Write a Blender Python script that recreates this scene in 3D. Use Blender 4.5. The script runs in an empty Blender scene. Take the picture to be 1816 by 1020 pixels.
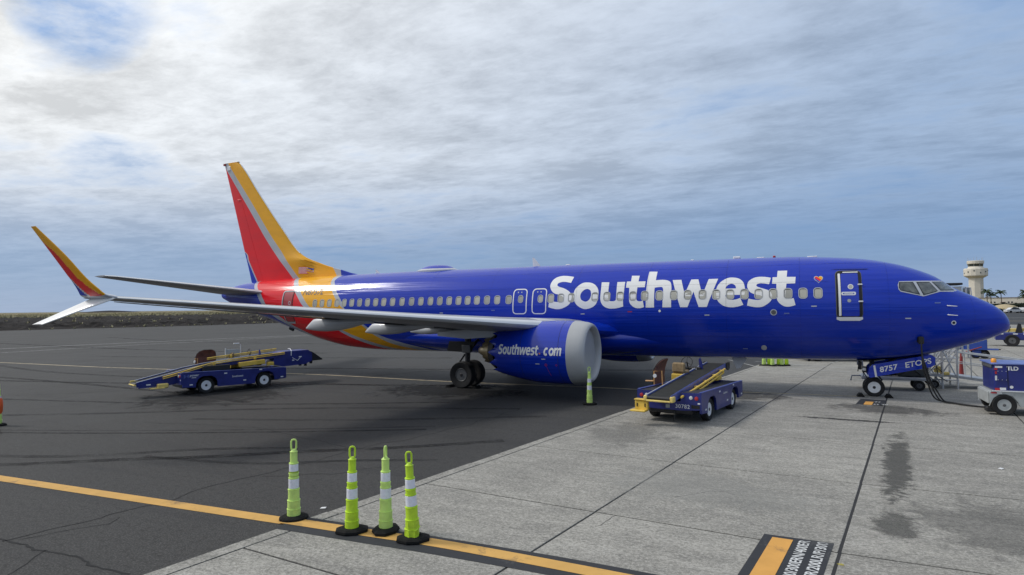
import bpy, bmesh, math, random
from mathutils import Vector, Matrix
random.seed(7)
R = math.radians
scene = bpy.context.scene
COL = scene.collection

# ------------------------------------------------------------------ camera
CAM = (-6.1323, -26.6474, 3.4778); YAW, PITCH, ROLL = 0.44188, 0.030005, -0.0117976
cd = bpy.data.cameras.new("camera"); cam = bpy.data.objects.new("camera", cd); COL.objects.link(cam)
fw = Vector((-math.sin(YAW)*math.cos(PITCH), math.cos(YAW)*math.cos(PITCH), math.sin(PITCH)))
rt = Vector((math.cos(YAW), math.sin(YAW), 0)); up = rt.cross(fw)
r2 = rt*math.cos(ROLL) + up*math.sin(ROLL); u2 = -rt*math.sin(ROLL) + up*math.cos(ROLL)
M = Matrix((r2, u2, -fw)).transposed().to_4x4(); M.translation = Vector(CAM); cam.matrix_world = M
cd.sensor_fit = 'HORIZONTAL'; cd.sensor_width = 36; cd.lens = 1103.73/1816*36
cd.clip_start = 0.2; cd.clip_end = 20000
scene.camera = cam

# ------------------------------------------------------------------ world
SUN = Vector((-0.68, -0.16, 0.71)).normalized()
world = bpy.data.worlds.new("World"); scene.world = world; world.use_nodes = True
NT = world.node_tree; NT.nodes.clear()
def wn(t, **k):
    n = NT.nodes.new(t)
    for a, b in k.items(): setattr(n, a, b)
    return n
def wl(a, b): NT.links.new(a, b)
def wmath(op, a, b=None, clamp=False):
    n = wn('ShaderNodeMath', operation=op, use_clamp=clamp)
    for i, v in enumerate((a, b)):
        if v is None: continue
        if isinstance(v, (int, float)): n.inputs[i].default_value = v
        else: wl(v, n.inputs[i])
    return n.outputs[0]
def wramp(inp, stops):
    n = wn('ShaderNodeValToRGB')
    while len(n.color_ramp.elements) < len(stops): n.color_ramp.elements.new(0.5)
    for e, (p, c) in zip(n.color_ramp.elements, stops):
        e.position = p; e.color = (c, c, c, 1) if isinstance(c, (int, float)) else (*c, 1)
    wl(inp, n.inputs[0]); return n.outputs[0]
def wmix(f, a, b, bt='MIX'):
    n = wn('ShaderNodeMix', data_type='RGBA', blend_type=bt)
    for s, v in ((n.inputs[0], f), (n.inputs[6], a), (n.inputs[7], b)):
        if isinstance(v, (int, float)): s.default_value = v
        elif isinstance(v, tuple): s.default_value = (*v, 1)
        else: wl(v, s)
    return n.outputs[2]
sky = wn('ShaderNodeTexSky', sky_type='NISHITA', sun_disc=False)
sky.sun_elevation = math.asin(SUN.z); sky.sun_rotation = math.atan2(SUN.x, SUN.y)
sky.air_density = 1.25; sky.dust_density = 0.35; sky.ozone_density = 3.0; sky.altitude = 20
tc = wn('ShaderNodeTexCoord'); sep = wn('ShaderNodeSeparateXYZ'); wl(tc.outputs['Generated'], sep.inputs[0])
zc = wmath('ADD', wmath('MAXIMUM', sep.outputs[2], 0.0), 0.055)
comb = wn('ShaderNodeCombineXYZ')
wl(wmath('DIVIDE', sep.outputs[0], zc), comb.inputs[0]); wl(wmath('DIVIDE', sep.outputs[1], zc), comb.inputs[1])
def cloud(scale, rot, sx, sy, det, rough, dist, off):
    m = wn('ShaderNodeMapping'); m.inputs['Rotation'].default_value = (0, 0, R(rot)); m.inputs['Scale'].default_value = (sx, sy, 1)
    m.inputs['Location'].default_value = (off, off*0.7, 0)
    wl(comb.outputs[0], m.inputs[0])
    n = wn('ShaderNodeTexNoise'); n.inputs['Scale'].default_value = scale; n.inputs['Detail'].default_value = det
    n.inputs['Roughness'].default_value = rough; n.inputs['Distortion'].default_value = dist
    wl(m.outputs[0], n.inputs['Vector']); return n.outputs[0]
big = cloud(0.30, 30, 1, 1.0, 4, 0.5, 0.2, 3.1)
mid = cloud(0.95, 22, 0.85, 1.2, 9, 0.60, 0.15, 11.3)
fine = cloud(2.9, 22, 0.85, 1.2, 9, 0.66, 0.2, 5.0)
wisp = cloud(8.5, 18, 0.75, 1.25, 6, 0.7, 0.4, 8.7)
dens = wmath('ADD', wmath('ADD', wmath('MULTIPLY', big, 0.9), wmath('MULTIPLY', mid, 0.75)), wmath('MULTIPLY', fine, 0.35))  # ~1.0 mean
gap = wn('ShaderNodeVectorMath', operation='DOT_PRODUCT'); wl(tc.outputs['Generated'], gap.inputs[0]); gap.inputs[1].default_value = (-0.8045, 0.4617, 0.3735)
gapr = wn('ShaderNodeMapRange', clamp=True, interpolation_type='SMOOTHSTEP'); wl(gap.outputs['Value'], gapr.inputs[0])
gapr.inputs[1].default_value = 0.9950; gapr.inputs[2].default_value = 0.9998; gapr.inputs[3].default_value = 0.0; gapr.inputs[4].default_value = 1.0
dens = wmath('SUBTRACT', dens, wmath('MULTIPLY', gapr.outputs[0], wmath('MULTIPLY', wmath('SUBTRACT', mid, 0.40, True), 2.4)))
mask = wmath('MULTIPLY', wmath('SUBTRACT', dens, .66), 3.4, clamp=True)
# fade the veil towards the horizon where the photograph shows clear blue haze
hz = wn('ShaderNodeMapRange', clamp=True, interpolation_type='SMOOTHSTEP'); wl(sep.outputs[2], hz.inputs[0])
hz.inputs[1].default_value = 0.02; hz.inputs[2].default_value = 0.24; hz.inputs[3].default_value = 0.12; hz.inputs[4].default_value = 1.0
mask = wmath('MULTIPLY', mask, hz.outputs[0])
# thickness shading: thin parts bright, thick parts grey; brighter towards the sun
sd = wn('ShaderNodeVectorMath', operation='DOT_PRODUCT'); wl(tc.outputs['Generated'], sd.inputs[0]); sd.inputs[1].default_value = SUN
toward = wn('ShaderNodeMapRange', clamp=True); wl(sd.outputs['Value'], toward.inputs[0])
toward.inputs[1].default_value = -0.05; toward.inputs[2].default_value = 0.78; toward.inputs[3].default_value = 0.0; toward.inputs[4].default_value = 1.0
thick = wmath('ADD', wmath('ADD', wmath('ADD', wmath('MULTIPLY', big, 0.45), wmath('MULTIPLY', mid, 0.75)), wmath('MULTIPLY', fine, 0.38)), wmath('MULTIPLY', wisp, 0.24))  # mean 0.91
tone = wramp(wmath('SUBTRACT', thick, 0.3), [(p-.3, c) for p, c in [(.80, 1.14), (.88, 1.03), (.95, .90), (1.03, .75)]])
side = wmix(toward.outputs[0], (3.4, 4.2, 5.4), (7.5, 7.6, 7.6))
ccol = wmix(1.0, tone, side, 'MULTIPLY')
mask = wmath('MULTIPLY', mask, wmath('ADD', wmath('MULTIPLY', toward.outputs[0], 0.3), 0.7))
# aureole of the veiled sun
glow = wmath('MULTIPLY', wmath('POWER', wmath('MAXIMUM', sd.outputs['Value'], 0.0), 200.0), 3.0)
ccol = wmix(1.0, ccol, glow, 'ADD')
skyc = wmix(1.0, sky.outputs[0], (.8, 1.0, 1.2), 'MULTIPLY')
low = wn('ShaderNodeMapRange', clamp=True, interpolation_type='SMOOTHSTEP'); wl(sep.outputs[2], low.inputs[0])
low.inputs[1].default_value = 0.10; low.inputs[2].default_value = 0.55; low.inputs[3].default_value = 0.92; low.inputs[4].default_value = 0.25
hazeline = wn('ShaderNodeMapRange', clamp=True, interpolation_type='SMOOTHSTEP'); wl(sep.outputs[2], hazeline.inputs[0])
hazeline.inputs[1].default_value = 0.0; hazeline.inputs[2].default_value = 0.10; hazeline.inputs[3].default_value = 1.0; hazeline.inputs[4].default_value = 0.0
lowc = wmix(hazeline.outputs[0], (1.15, 2.1, 3.9), (2.1, 2.9, 4.5))
skyc = wmix(low.outputs[0], skyc, lowc)
final = wmix(mask, skyc, ccol)
bg = wn('ShaderNodeBackground'); wl(final, bg.inputs[0]); bg.inputs[1].default_value = .1
wo = wn('ShaderNodeOutputWorld'); wl(bg.outputs[0], wo.inputs[0])

# ------------------------------------------------------------------ sun (veiled by cloud) and exposure
sl = bpy.data.lights.new("sun", 'SUN'); sl.energy = 1.5; sl.angle = R(10); sl.color = (1.0, 0.96, 0.9)
so = bpy.data.objects.new("sun", sl); so.rotation_euler = SUN.to_track_quat('Z', 'Y').to_euler(); so.location = (-40, -10, 40); COL.objects.link(so)
scene.view_settings.view_transform = 'Standard'; scene.view_settings.look = 'None'
scene.view_settings.gamma = 1; scene.view_settings.use_curve_mapping = False
scene.view_settings.exposure = .35
scene.render.engine = 'CYCLES'

# ------------------------------------------------------------------ materials
class NB:
    """small node helper"""
    def __init__(s, name):
        s.m = bpy.data.materials.new(name); s.m.use_nodes = True; s.t = s.m.node_tree; s.t.nodes.clear()
        s.out = s.t.nodes.new('ShaderNodeOutputMaterial'); s.tc = s.t.nodes.new('ShaderNodeTexCoord')
    def n(s, t, **k):
        x = s.t.nodes.new(t)
        for a, b in k.items(): setattr(x, a, b)
        return x
    def put(s, sock, v):
        if v is None: return
        if isinstance(v, (int, float)):
            sock.default_value = v if sock.type == 'VALUE' else ((v, v, v, 1) if sock.type == 'RGBA' else (v, v, v))
        elif isinstance(v, tuple): sock.default_value = (*v, 1) if (len(v) == 3 and sock.type == 'RGBA') else v
        else: s.t.links.new(v, sock)
    def noise(s, scale, det=5, rough=.55, dist=0, sc=(1, 1, 1), src='Object', rot=0):
        m = s.n('ShaderNodeMapping'); s.t.links.new(s.tc.outputs[src], m.inputs[0]); m.inputs['Scale'].default_value = sc
        m.inputs['Rotation'].default_value = (0, 0, R(rot))
        x = s.n('ShaderNodeTexNoise'); s.t.links.new(m.outputs[0], x.inputs['Vector'])
        x.inputs['Scale'].default_value = scale; x.inputs['Detail'].default_value = det
        x.inputs['Roughness'].default_value = rough; x.inputs['Distortion'].default_value = dist
        return x.outputs[0]
    def ramp(s, f, stops, interp='LINEAR'):
        x = s.n('ShaderNodeValToRGB'); x.color_ramp.interpolation = interp
        while len(x.color_ramp.elements) < len(stops): x.color_ramp.elements.new(.5)
        for e, (p, c) in zip(x.color_ramp.elements, stops):
            e.position = p; e.color = (c, c, c, 1) if isinstance(c, (int, float)) else (*c, 1)
        s.put(x.inputs[0], f); return x.outputs[0]
    def mix(s, f, a, b, bt='MIX'):
        x = s.n('ShaderNodeMix', data_type='RGBA', blend_type=bt)
        s.put(x.inputs[0], f); s.put(x.inputs[6], a); s.put(x.inputs[7], b); return x.outputs[2]
    def math(s, op, a, b=None, clamp=False):
        x = s.n('ShaderNodeMath', operation=op, use_clamp=clamp); s.put(x.inputs[0], a); s.put(x.inputs[1], b); return x.outputs[0]
    def bump(s, h, st, dist=.02):
        x = s.n('ShaderNodeBump'); x.inputs['Strength'].default_value = st; x.inputs['Distance'].default_value = dist
        s.put(x.inputs['Height'], h); return x.outputs[0]
    def bsdf(s, col, rough=.5, metal=0, coat=0, normal=None, spec=.5, alpha=None, coatrough=.08):
        p = s.n('ShaderNodeBsdfPrincipled'); s.put(p.inputs['Base Color'], col); s.put(p.inputs['Roughness'], rough)
        s.put(p.inputs['Metallic'], metal); s.put(p.inputs['Coat Weight'], coat); s.put(p.inputs['Coat Roughness'], coatrough)
        s.put(p.inputs['Specular IOR Level'], spec); s.put(p.inputs['Normal'], normal)
        if alpha is not None: s.put(p.inputs['Alpha'], alpha)
        s.t.links.new(p.outputs[0], s.out.inputs[0]); s.p = p; return s.m
_mats = {}
def paint(name, col, rough=.35, metal=0, coat=0.0, var=.18, scale=3.0, spec=.5, bump=0, grime=.35):
    if name in _mats: return _mats[name]
    b = NB(name); f = b.noise(scale, 6, .6)
    dk = tuple(c*(1-var) for c in col); lt = tuple(min(1, c*(1+var*.6)) for c in col)
    c = b.ramp(f, [(.3, dk), (.5, col), (.72, lt)])
    grime = b.ramp(b.noise(scale*4.3, 8, .7), [(.56, 0.0), (.8, grime)])
    c = b.mix(grime, c, tuple(x*.55+.015 for x in col))
    r = b.math('ADD', b.math('MULTIPLY', b.noise(scale*2, 4), .2), rough-.1)
    nm = b.bump(b.noise(scale*14, 4), bump, .01) if bump else None
    _mats[name] = b.bsdf(c, r, metal, coat, nm, spec); return _mats[name]
def aircraft_skin(b):
    """slightly oil-canned skin: long shallow waves along the fuselage give the streaky sky reflections"""
    w = b.noise(1.0, 3, .55, 0, (.10, .8, 3.2))
    w2 = b.noise(1.0, 2, .5, 0, (.35, 1.0, 11.0))
    h = b.math('ADD', w, b.math('MULTIPLY', w2, .22))
    return b.bump(h, .8, .05)
NAVY = (.002, .030, .41); RED = (.78, .006, .014); ORANGE = (.90, .42, .006); SILVER = (.46, .48, .52); WHITE = (.78, .79, .80)
def band_material(name, zr, xr, curves, cols, rough=.18, coat=.12):
    b = NB(name)
    sp = b.n('ShaderNodeSeparateXYZ'); b.t.links.new(b.tc.outputs['Object'], sp.inputs[0])
    zt = b.math('DIVIDE', b.math('SUBTRACT', sp.outputs[2], zr[0]), zr[1]-zr[0], True)
    col = cols[0]
    for pts, c in zip(curves, cols[1:]):
        fc = b.n('ShaderNodeFloatCurve'); cu = fc.mapping.curves[0]
        P = sorted(((z-zr[0])/(zr[1]-zr[0]), (x-xr[0])/(xr[1]-xr[0])) for z, x in pts)
        cu.points[0].location = P[0]; cu.points[1].location = P[-1]
        for p in P[1:-1]: cu.points.new(*p)
        for p in cu.points: p.handle_type = 'VECTOR' if len(P) < 4 else 'AUTO_CLAMPED'
        fc.mapping.update(); b.t.links.new(zt, fc.inputs['Value'])
        xb = b.math('ADD', b.math('MULTIPLY', fc.outputs[0], xr[1]-xr[0]), xr[0])
        g = b.math('MULTIPLY', b.math('SUBTRACT', sp.outputs[0], xb), 60.0, True)
        col = b.mix(g, col, c)
    dirt = b.ramp(b.noise(1.2, 7, .65, .3, (.5, 1, 1.6)), [(.35, .0), (.75, .16)])
    col = b.mix(dirt, col, (.03, .035, .06))
    return b.bsdf(col, rough, 0, coat, aircraft_skin(b) if coat > .1 else None, .34, coatrough=.05)
ZB = (1.0, 5.6); XB = (-36.0, -20.0)
B6 = [(1.0, -30.2), (2.0, -30.6), (2.64, -31.95), (3.01, -32.72), (3.8, -33.6), (4.31, -34.05), (4.65, -34.46), (5.6, -35.6)]
B5 = [(1.0, -29.6), (2.0, -30.2), (2.58, -31.4), (3.01, -32.13), (3.7, -33.14), (4.05, -33.43), (4.37, -33.72), (4.64, -34.15), (5.6, -35.3)]
B4 = [(1.0, -24.6), (1.37, -25.48), (1.58, -26.2), (2.02, -27.29), (2.29, -27.78), (3.0, -29.2), (3.67, -30.2), (4.07, -30.6), (4.47, -31.04), (4.89, -31.46), (5.13, -31.78), (5.6, -32.3)]
B3 = [(1.0, -23.9), (1.35, -24.82), (1.565, -25.5), (1.94, -26.59), (2.29, -27.45), (3.0, -28.7), (3.55, -29.63), (4.15, -30.29), (4.55, -30.71), (4.94, -31.2), (5.15, -31.5), (5.6, -32.0)]
B2 = [(1.0, -22.8), (1.405, -23.84), (1.64, -24.73), (2.1, -25.6), (2.53, -26.12), (3.2, -27.0), (3.64, -27.58), (4.11, -28.06), (4.56, -28.48), (4.93, -28.8), (5.2, -28.9), (5.6, -28.9)]
B1 = [(1.0, -21.9), (1.425, -22.99), (1.77, -24.28), (2.13, -25.34), (2.56, -25.97), (3.38, -27.18), (3.78, -27.45), (4.25, -27.9), (4.7, -28.33), (5.02, -28.6), (5.3, -28.55), (5.6, -28.5)]
CHAIN = [NAVY, SILVER, RED, SILVER, ORANGE, SILVER, NAVY]
m_fus = band_material('painted_fuselage', ZB, XB, [B6, B5, B4, B3, B2, B1], CHAIN)
ZF = (4.9, 12.5); XF = (-39.0, -20.0)
F_nr = [(4.9, -35.1), (6.32, -35.99), (6.85, -36.3), (7.1, -37.4), (12.5, -38.8)]
F_rs = [(4.9, -31.95), (5.18, -32.16), (7.07, -33.92), (9.39, -35.76), (11.77, -37.69), (12.5, -38.3)]
F_so = [(4.9, -31.5), (5.34, -31.89), (6.69, -33.03), (7.57, -33.81), (9.89, -35.65), (11.91, -37.32), (12.5, -37.8)]
F_o1 = [(4.9, -29.15), (5.25, -29.28), (5.55, -29.46), (5.8, -29.62), (5.95, -20.1), (12.5, -20.1)]
F_o2 = [(4.9, -28.85), (5.25, -28.97), (5.55, -29.04), (5.8, -29.1), (5.95, -20.05), (12.5, -20.05)]
m_fin = band_material('painted_fin', ZF, XF, [F_nr, [(z, x+.1) for z, x in F_nr], F_rs, F_so, F_o1, F_o2], CHAIN, .45, .05)

def flat(name, col, rough=.35, coat=0.4, skin=False):
    if name in _mats: return _mats[name]
    b = NB(name)
    d = b.ramp(b.noise(1.6, 7, .65, .2, (.5, 1, 1.4)), [(.35, .0), (.78, .14)])
    c = b.mix(d, col, tuple(x*.35 for x in col))
    _mats[name] = b.bsdf(c, rough, 0, coat, aircraft_skin(b) if skin else None, coatrough=.06); return _mats[name]
m_navy = flat('navy_gloss_paint', NAVY, .16, .2, True)
m_red = flat('red_gloss_paint', RED, .42, .12)
m_orange = flat('orange_gloss_paint', ORANGE, .42, .12)
m_silver = flat('silver_paint', SILVER, .35)
m_white = flat('white_lettering_film', (.80, .80, .79), .4, .2)
m_wing = flat('grey_wing_paint', (.30, .31, .33), .42, .2)
m_lightgrey = flat('light_grey_aircraft_paint', (.5, .51, .53), .38, .3)
m_polish = paint('polished_metal', (.74, .75, .76), .34, .2, 0, .06, .8, grime=.08)
m_lip = flat('bare_aluminium_lip', (.40, .41, .42), .38, .1)
m_dkmetal = paint('dark_metal', (.022, .022, .024), .5, .3)
m_steel = paint('galvanised_steel', (.42, .43, .44), .45, .5)
m_gold = paint('heat_tinted_nozzle', (.45, .36, .22), .32, .9)
m_black = paint('black_plastic', (.012, .012, .013), .5)
m_shadow = paint('dark_recess', (.006, .006, .008), .7)
m_tyre = paint('tyre_rubber', (.018, .018, .019), .75, 0, 0, .3, 9, .3, .3)
m_rim = paint('white_wheel_rim', (.72, .73, .74), .4)
m_rimgrey = paint('grey_wheel_hub', (.09, .092, .095), .5)
m_shade = paint('cream_window_shade', (.44, .43, .37), .55, var=.1)
m_shade2 = paint('greyer_window_shade', (.35, .345, .31), .5, var=.1)
m_winframe = paint('grey_window_rim', (.45, .46, .47), .4)
m_gseblue = paint('blue_vehicle_paint', (.014, .022, .17), .38, 0, .25, .3, 2.5)
m_gsebluelight = paint('scuffed_blue_rail', (.07, .10, .33), .4, 0, .2, .3, 5)
m_yellow = paint('yellow_safety_paint', (.68, .46, .07), .5, 0, .1, .3, 4)
m_yellowpale = paint('faded_yellow_bumper', (.72, .55, .16), .55, 0, 0, .25, 5)
m_belt = paint('black_rubber_belt', (.018, .019, .018), .8, 0, 0, .4, 5, .3, .25)
m_brown = paint('weathered_red_brown_guard', (.16, .065, .05), .7, 0, 0, .4, 6)
m_seat = paint('worn_tan_seat', (.24, .17, .09), .8, 0, 0, .4, 9)
m_lime = paint('lime_plastic', (.50, .72, .03), .5, 0, 0, .22, 6)
m_limepale = paint('faded_lime_plastic', (.56, .76, .20), .5, 0, 0, .2, 6)
m_limedark = paint('grimy_lime_plastic', (.30, .42, .04), .55, 0, 0, .3, 8)
m_reflect = paint('white_reflective_sheeting', (.74, .75, .82), .35, 0, .2, .12, 20)
m_conebase = paint('recycled_black_rubber', (.012, .012, .012), .9, 0, 0, .4, 14, .2, .6)
m_orangecone = paint('orange_plastic', (.8, .12, .02), .5)
m_redlens = paint('red_lens', (.4, .02, .02), .25, 0, .5)
m_whitelens = paint('clear_lens', (.6, .62, .6), .2, 0, .5)
m_amber = paint('amber_beacon', (.85, .33, .02), .3, 0, .5)
m_gputop = paint('light_blue_canopy_panel', (.12, .17, .42), .4)
m_gpugrey = paint('grey_chassis_paint', (.36, .38, .38), .5, 0, 0, .25, 4)
m_label = paint('white_label', (.7, .71, .71), .45)
m_redlabel = paint('red_reflective_tape', (.42, .02, .03), .4)
m_concwall = paint('cream_painted_concrete', (.62, .58, .50), .8, 0, 0, .12, .3)
m_cable = paint('black_rubber_cable', (.012, .012, .012), .6)
m_glassdark = paint('dark_tinted_glass', (.02, .03, .035), .06, 0, .8)
def cockpit_glass():
    b = NB('cockpit_glass')
    f = b.ramp(b.noise(3.2, 4, .6, .4), [(.35, (.03, .035, .035)), (.52, (.09, .10, .095)), (.7, (.22, .23, .21))])
    return b.bsdf(f, .08, 0, .9, coatrough=.03)
m_cockpit = cockpit_glass()

# ------------------------------------------------------------------ mesh helpers
def tag(o, label=None, cat=None, group=None, kind=None):
    if label: o['label'] = label
    if cat: o['category'] = cat
    if group: o['group'] = group
    if kind: o['kind'] = kind
    return o
def empty(name, loc=(0, 0, 0), rz=0, label=None, cat=None, group=None):
    o = bpy.data.objects.new(name, None); o.empty_display_size = .2; COL.objects.link(o); o.location = loc; o.rotation_euler = (0, 0, rz)
    return tag(o, label, cat, group)
class MB:
    def __init__(s): s.v = []; s.f = []; s.mi = []; s.sm = []
    def add(s, vs, fs, mi=0, smooth=False):
        k = len(s.v); s.v += [tuple(v) for v in vs]; s.f += [tuple(i+k for i in f) for f in fs]
        s.mi += [mi]*len(fs); s.sm += [smooth]*len(fs); return s
    def box(s, c, d, mi=0, rz=0, rx=0, ry=0, taper=(1, 1), bev=.0):
        hx, hy, hz = d[0]/2, d[1]/2, d[2]/2; m = Matrix.Rotation(rz, 3, 'Z') @ Matrix.Rotation(ry, 3, 'Y') @ Matrix.Rotation(rx, 3, 'X')
        if bev > 0:
            b = min(bev, hx*.9, hy*.9, hz*.9); vs = []
            # 24-vertex chamfered box
            idx = {}
            for sx in (-1, 1):
                for sy in (-1, 1):
                    for sz in (-1, 1):
                        for ax in range(3):
                            p = [sx*(hx-b), sy*(hy-b), sz*(hz-b)]; p[ax] = (sx*hx, sy*hy, sz*hz)[ax]
                            if p[2] > 0: p[0] *= taper[0]; p[1] *= taper[1]
                            idx[(sx, sy, sz, ax)] = len(vs); vs.append(m @ Vector(p)+Vector(c))
            fs = []
            for ax in range(3):
                o1, o2 = [(1, 2), (0, 2), (0, 1)][ax]
                for sg in (-1, 1):
                    q = []
                    for a, bb in ((-1, -1), (1, -1), (1, 1), (-1, 1)):
                        t = [0, 0, 0]; t[ax] = sg; t[o1] = a; t[o2] = bb; q.append(idx[(*t, ax)])
                    fs.append(q)
            for ax in range(3):
                o1, o2 = [(1, 2), (0, 2), (0, 1)][ax]
                for a in (-1, 1):
                    for bb in (-1, 1):
                        q = []
                        for e, axx in ((-1, o1), (1, o1), (1, o2), (-1, o2)):
                            t = [0, 0, 0]; t[ax] = e; t[o1] = a; t[o2] = bb; q.append(idx[(*t, axx)])
                        fs.append(q)
            for sx in (-1, 1):
                for sy in (-1, 1):
                    for sz in (-1, 1): fs.append([idx[(sx, sy, sz, a)] for a in range(3)])
            return s.add(vs, fs, mi)
        vs = []
        for x, y, z in ((-1, -1, -1), (1, -1, -1), (1, 1, -1), (-1, 1, -1), (-1, -1, 1), (1, -1, 1), (1, 1, 1), (-1, 1, 1)):
            t = taper if z > 0 else (1, 1)
            vs.append(m @ Vector((x*hx*t[0], y*hy*t[1], z*hz))+Vector(c))
        return s.add(vs, [(0, 3, 2, 1), (4, 5, 6, 7), (0, 1, 5, 4), (1, 2, 6, 5), (2, 3, 7, 6), (3, 0, 4, 7)], mi)
    def tube(s, pts, r, n=8, mi=0, cap=True, smooth=True):
        pts = [Vector(p) for p in pts]; rr = r if isinstance(r, (list, tuple)) else [r]*len(pts); vs = []; fs = []
        up = None
        for i, p in enumerate(pts):
            d = (pts[min(i+1, len(pts)-1)]-pts[max(i-1, 0)]).normalized()
            if up is None: up = Vector((0, 0, 1)) if abs(d.z) < .9 else Vector((1, 0, 0))
            a = d.cross(up).normalized(); b = a.cross(d).normalized(); up = b
            for k in range(n):
                t = 2*math.pi*k/n; vs.append(p+(a*math.cos(t)+b*math.sin(t))*rr[i])
        for i in range(len(pts)-1):
            for k in range(n): fs.append((i*n+k, i*n+(k+1) % n, (i+1)*n+(k+1) % n, (i+1)*n+k))
        if cap: fs += [tuple(range(n-1, -1, -1)), tuple(range((len(pts)-1)*n, len(pts)*n))]
        return s.add(vs, fs, mi, smooth)
    def lathe(s, prof, axis='Z', c=(0, 0, 0), n=24, mi=0, smooth=True, close=False, a0=0, sq=None):
        """prof: (r, h) pairs; revolve about axis"""
        vs = []; fs = []
        for r, h in prof:
            for k in range(n):
                t = 2*math.pi*k/n+a0; x, y = r*math.cos(t), r*math.sin(t)
                p = {'Z': (x, y, h), 'X': (h, x, y), 'Y': (x, h, y)}[axis]
                vs.append((p[0]+c[0], p[1]+c[1], p[2]+c[2]))
        m = len(prof)
        for i in range(m-1 if not close else m):
            j = (i+1) % m
            for k in range(n): fs.append((i*n+k, i*n+(k+1) % n, j*n+(k+1) % n, j*n+k))
        if not close:
            if prof[0][0] > 1e-4: fs.append(tuple(range(n-1, -1, -1)))
            if prof[-1][0] > 1e-4: fs.append(tuple(range((m-1)*n, m*n)))
        return s.add(vs, fs, mi, smooth)
    def prism(s, poly, a, b, plane='YZ', mi=0, sm=False):
        """extrude a 2-D outline between coordinates a and b along the remaining axis"""
        n = len(poly); vs = []
        for t in (a, b):
            for p in poly: vs.append({'YZ': (t, p[0], p[1]), 'XZ': (p[0], t, p[1]), 'XY': (p[0], p[1], t)}[plane])
        fs = [tuple(range(n-1, -1, -1)), tuple(range(n, 2*n))]+[(i, (i+1) % n, n+(i+1) % n, n+i) for i in range(n)]
        return s.add(vs, fs, mi, sm)
    def build(s, name, mats, parent=None, loc=None, rz=0):
        me = bpy.data.meshes.new(name); me.from_pydata(s.v, [], s.f)
        mats = mats if isinstance(mats, (list, tuple)) else [mats]
        for m in mats: me.materials.append(m)
        me.polygons.foreach_set('material_index', s.mi); me.polygons.foreach_set('use_smooth', s.sm); me.update()
        bm = bmesh.new(); bm.from_mesh(me); bmesh.ops.recalc_face_normals(bm, faces=bm.faces); bm.to_mesh(me); bm.free()
        if any(s.sm):
            try: me.set_sharp_from_angle(angle=R(40))
            except Exception: pass
        o = bpy.data.objects.new(name, me); COL.objects.link(o)
        if parent: o.parent = parent
        if loc: o.location = loc
        if rz: o.rotation_euler = (0, 0, rz)
        return o
def copy_tree(o, parent=None):
    c = o.copy(); COL.objects.link(c)
    if parent: c.parent = parent
    for ch in list(o.children): copy_tree(ch, c)
    return c
def smooth_outline(pts, k=5):
    """catmull-rom through (x, y, corner) points"""
    n = len(pts); out = []
    for i in range(n):
        p0, p1, p2, p3 = pts[i-1], pts[i], pts[(i+1) % n], pts[(i+2) % n]
        out.append((p1[0], p1[1]))
        if p1[2] and p2[2]: continue
        a = p1 if p1[2] else p0; d = p2 if p2[2] else p3
        for j in range(1, k):
            t = j/k
            f = lambda q0, q1, q2, q3: .5*((2*q1)+(-q0+q2)*t+(2*q0-5*q1+4*q2-q3)*t*t+(-q0+3*q1-3*q2+q3)*t**3)
            out.append((f(a[0], p1[0], p2[0], d[0]), f(a[1], p1[1], p2[1], d[1])))
    return out
def fill_shape(loops):
    """flat filled 2-D shape with holes -> bmesh"""
    cu = bpy.data.curves.new('outline', 'CURVE'); cu.dimensions = '2D'; cu.fill_mode = 'BOTH'
    for lp in loops:
        sp = cu.splines.new('POLY'); sp.points.add(len(lp)-1)
        for i, p in enumerate(lp): sp.points[i].co = (p[0], p[1], 0, 1)
        sp.use_cyclic_u = True
    return curve_bm(cu)
def curve_bm(cu):
    o = bpy.data.objects.new('outline', cu); COL.objects.link(o)
    dg = bpy.context.evaluated_depsgraph_get(); dg.update()
    me = bpy.data.meshes.new_from_object(o.evaluated_get(dg)); bm = bmesh.new(); bm.from_mesh(me)
    COL.objects.unlink(o); bpy.data.objects.remove(o); bpy.data.meshes.remove(me)
    bmesh.ops.remove_doubles(bm, verts=bm.verts, dist=1e-5); return bm
def text_bm(body, size, bold=0.0, shear=0.0, spacing=1.0, align='CENTER'):
    cu = bpy.data.curves.new('text', 'FONT'); cu.body = body; cu.size = size; cu.offset = bold*size; cu.shear = shear
    cu.align_x = align; cu.align_y = 'CENTER'; cu.space_character = spacing; cu.fill_mode = 'BOTH'; cu.resolution_u = 3
    return curve_bm(cu)
def wrap(bm, name, mapping, mat, parent, stepx=None, stepy=None, sx=1, ox=0, oy=0):
    for v in bm.verts: v.co.x = v.co.x*sx+ox; v.co.y += oy
    xs = [v.co.x for v in bm.verts]; ys = [v.co.y for v in bm.verts]
    def cut(lo, hi, st, no):
        t = math.floor(lo/st)*st
        while t < hi:
            if t > lo: bmesh.ops.bisect_plane(bm, geom=bm.verts[:]+bm.edges[:]+bm.faces[:], plane_co=[no[i]*t for i in range(3)], plane_no=no, dist=1e-6)
            t += st
    if stepy: cut(min(ys), max(ys), stepy, (0, 1, 0))
    if stepx: cut(min(xs), max(xs), stepx, (1, 0, 0))
    for v in bm.verts: v.co = mapping(v.co.x, v.co.y)
    me = bpy.data.meshes.new(name); bm.to_mesh(me); bm.free(); me.materials.append(mat)
    o = bpy.data.objects.new(name, me); COL.objects.link(o)
    if parent: o.parent = parent
    return o
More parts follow.
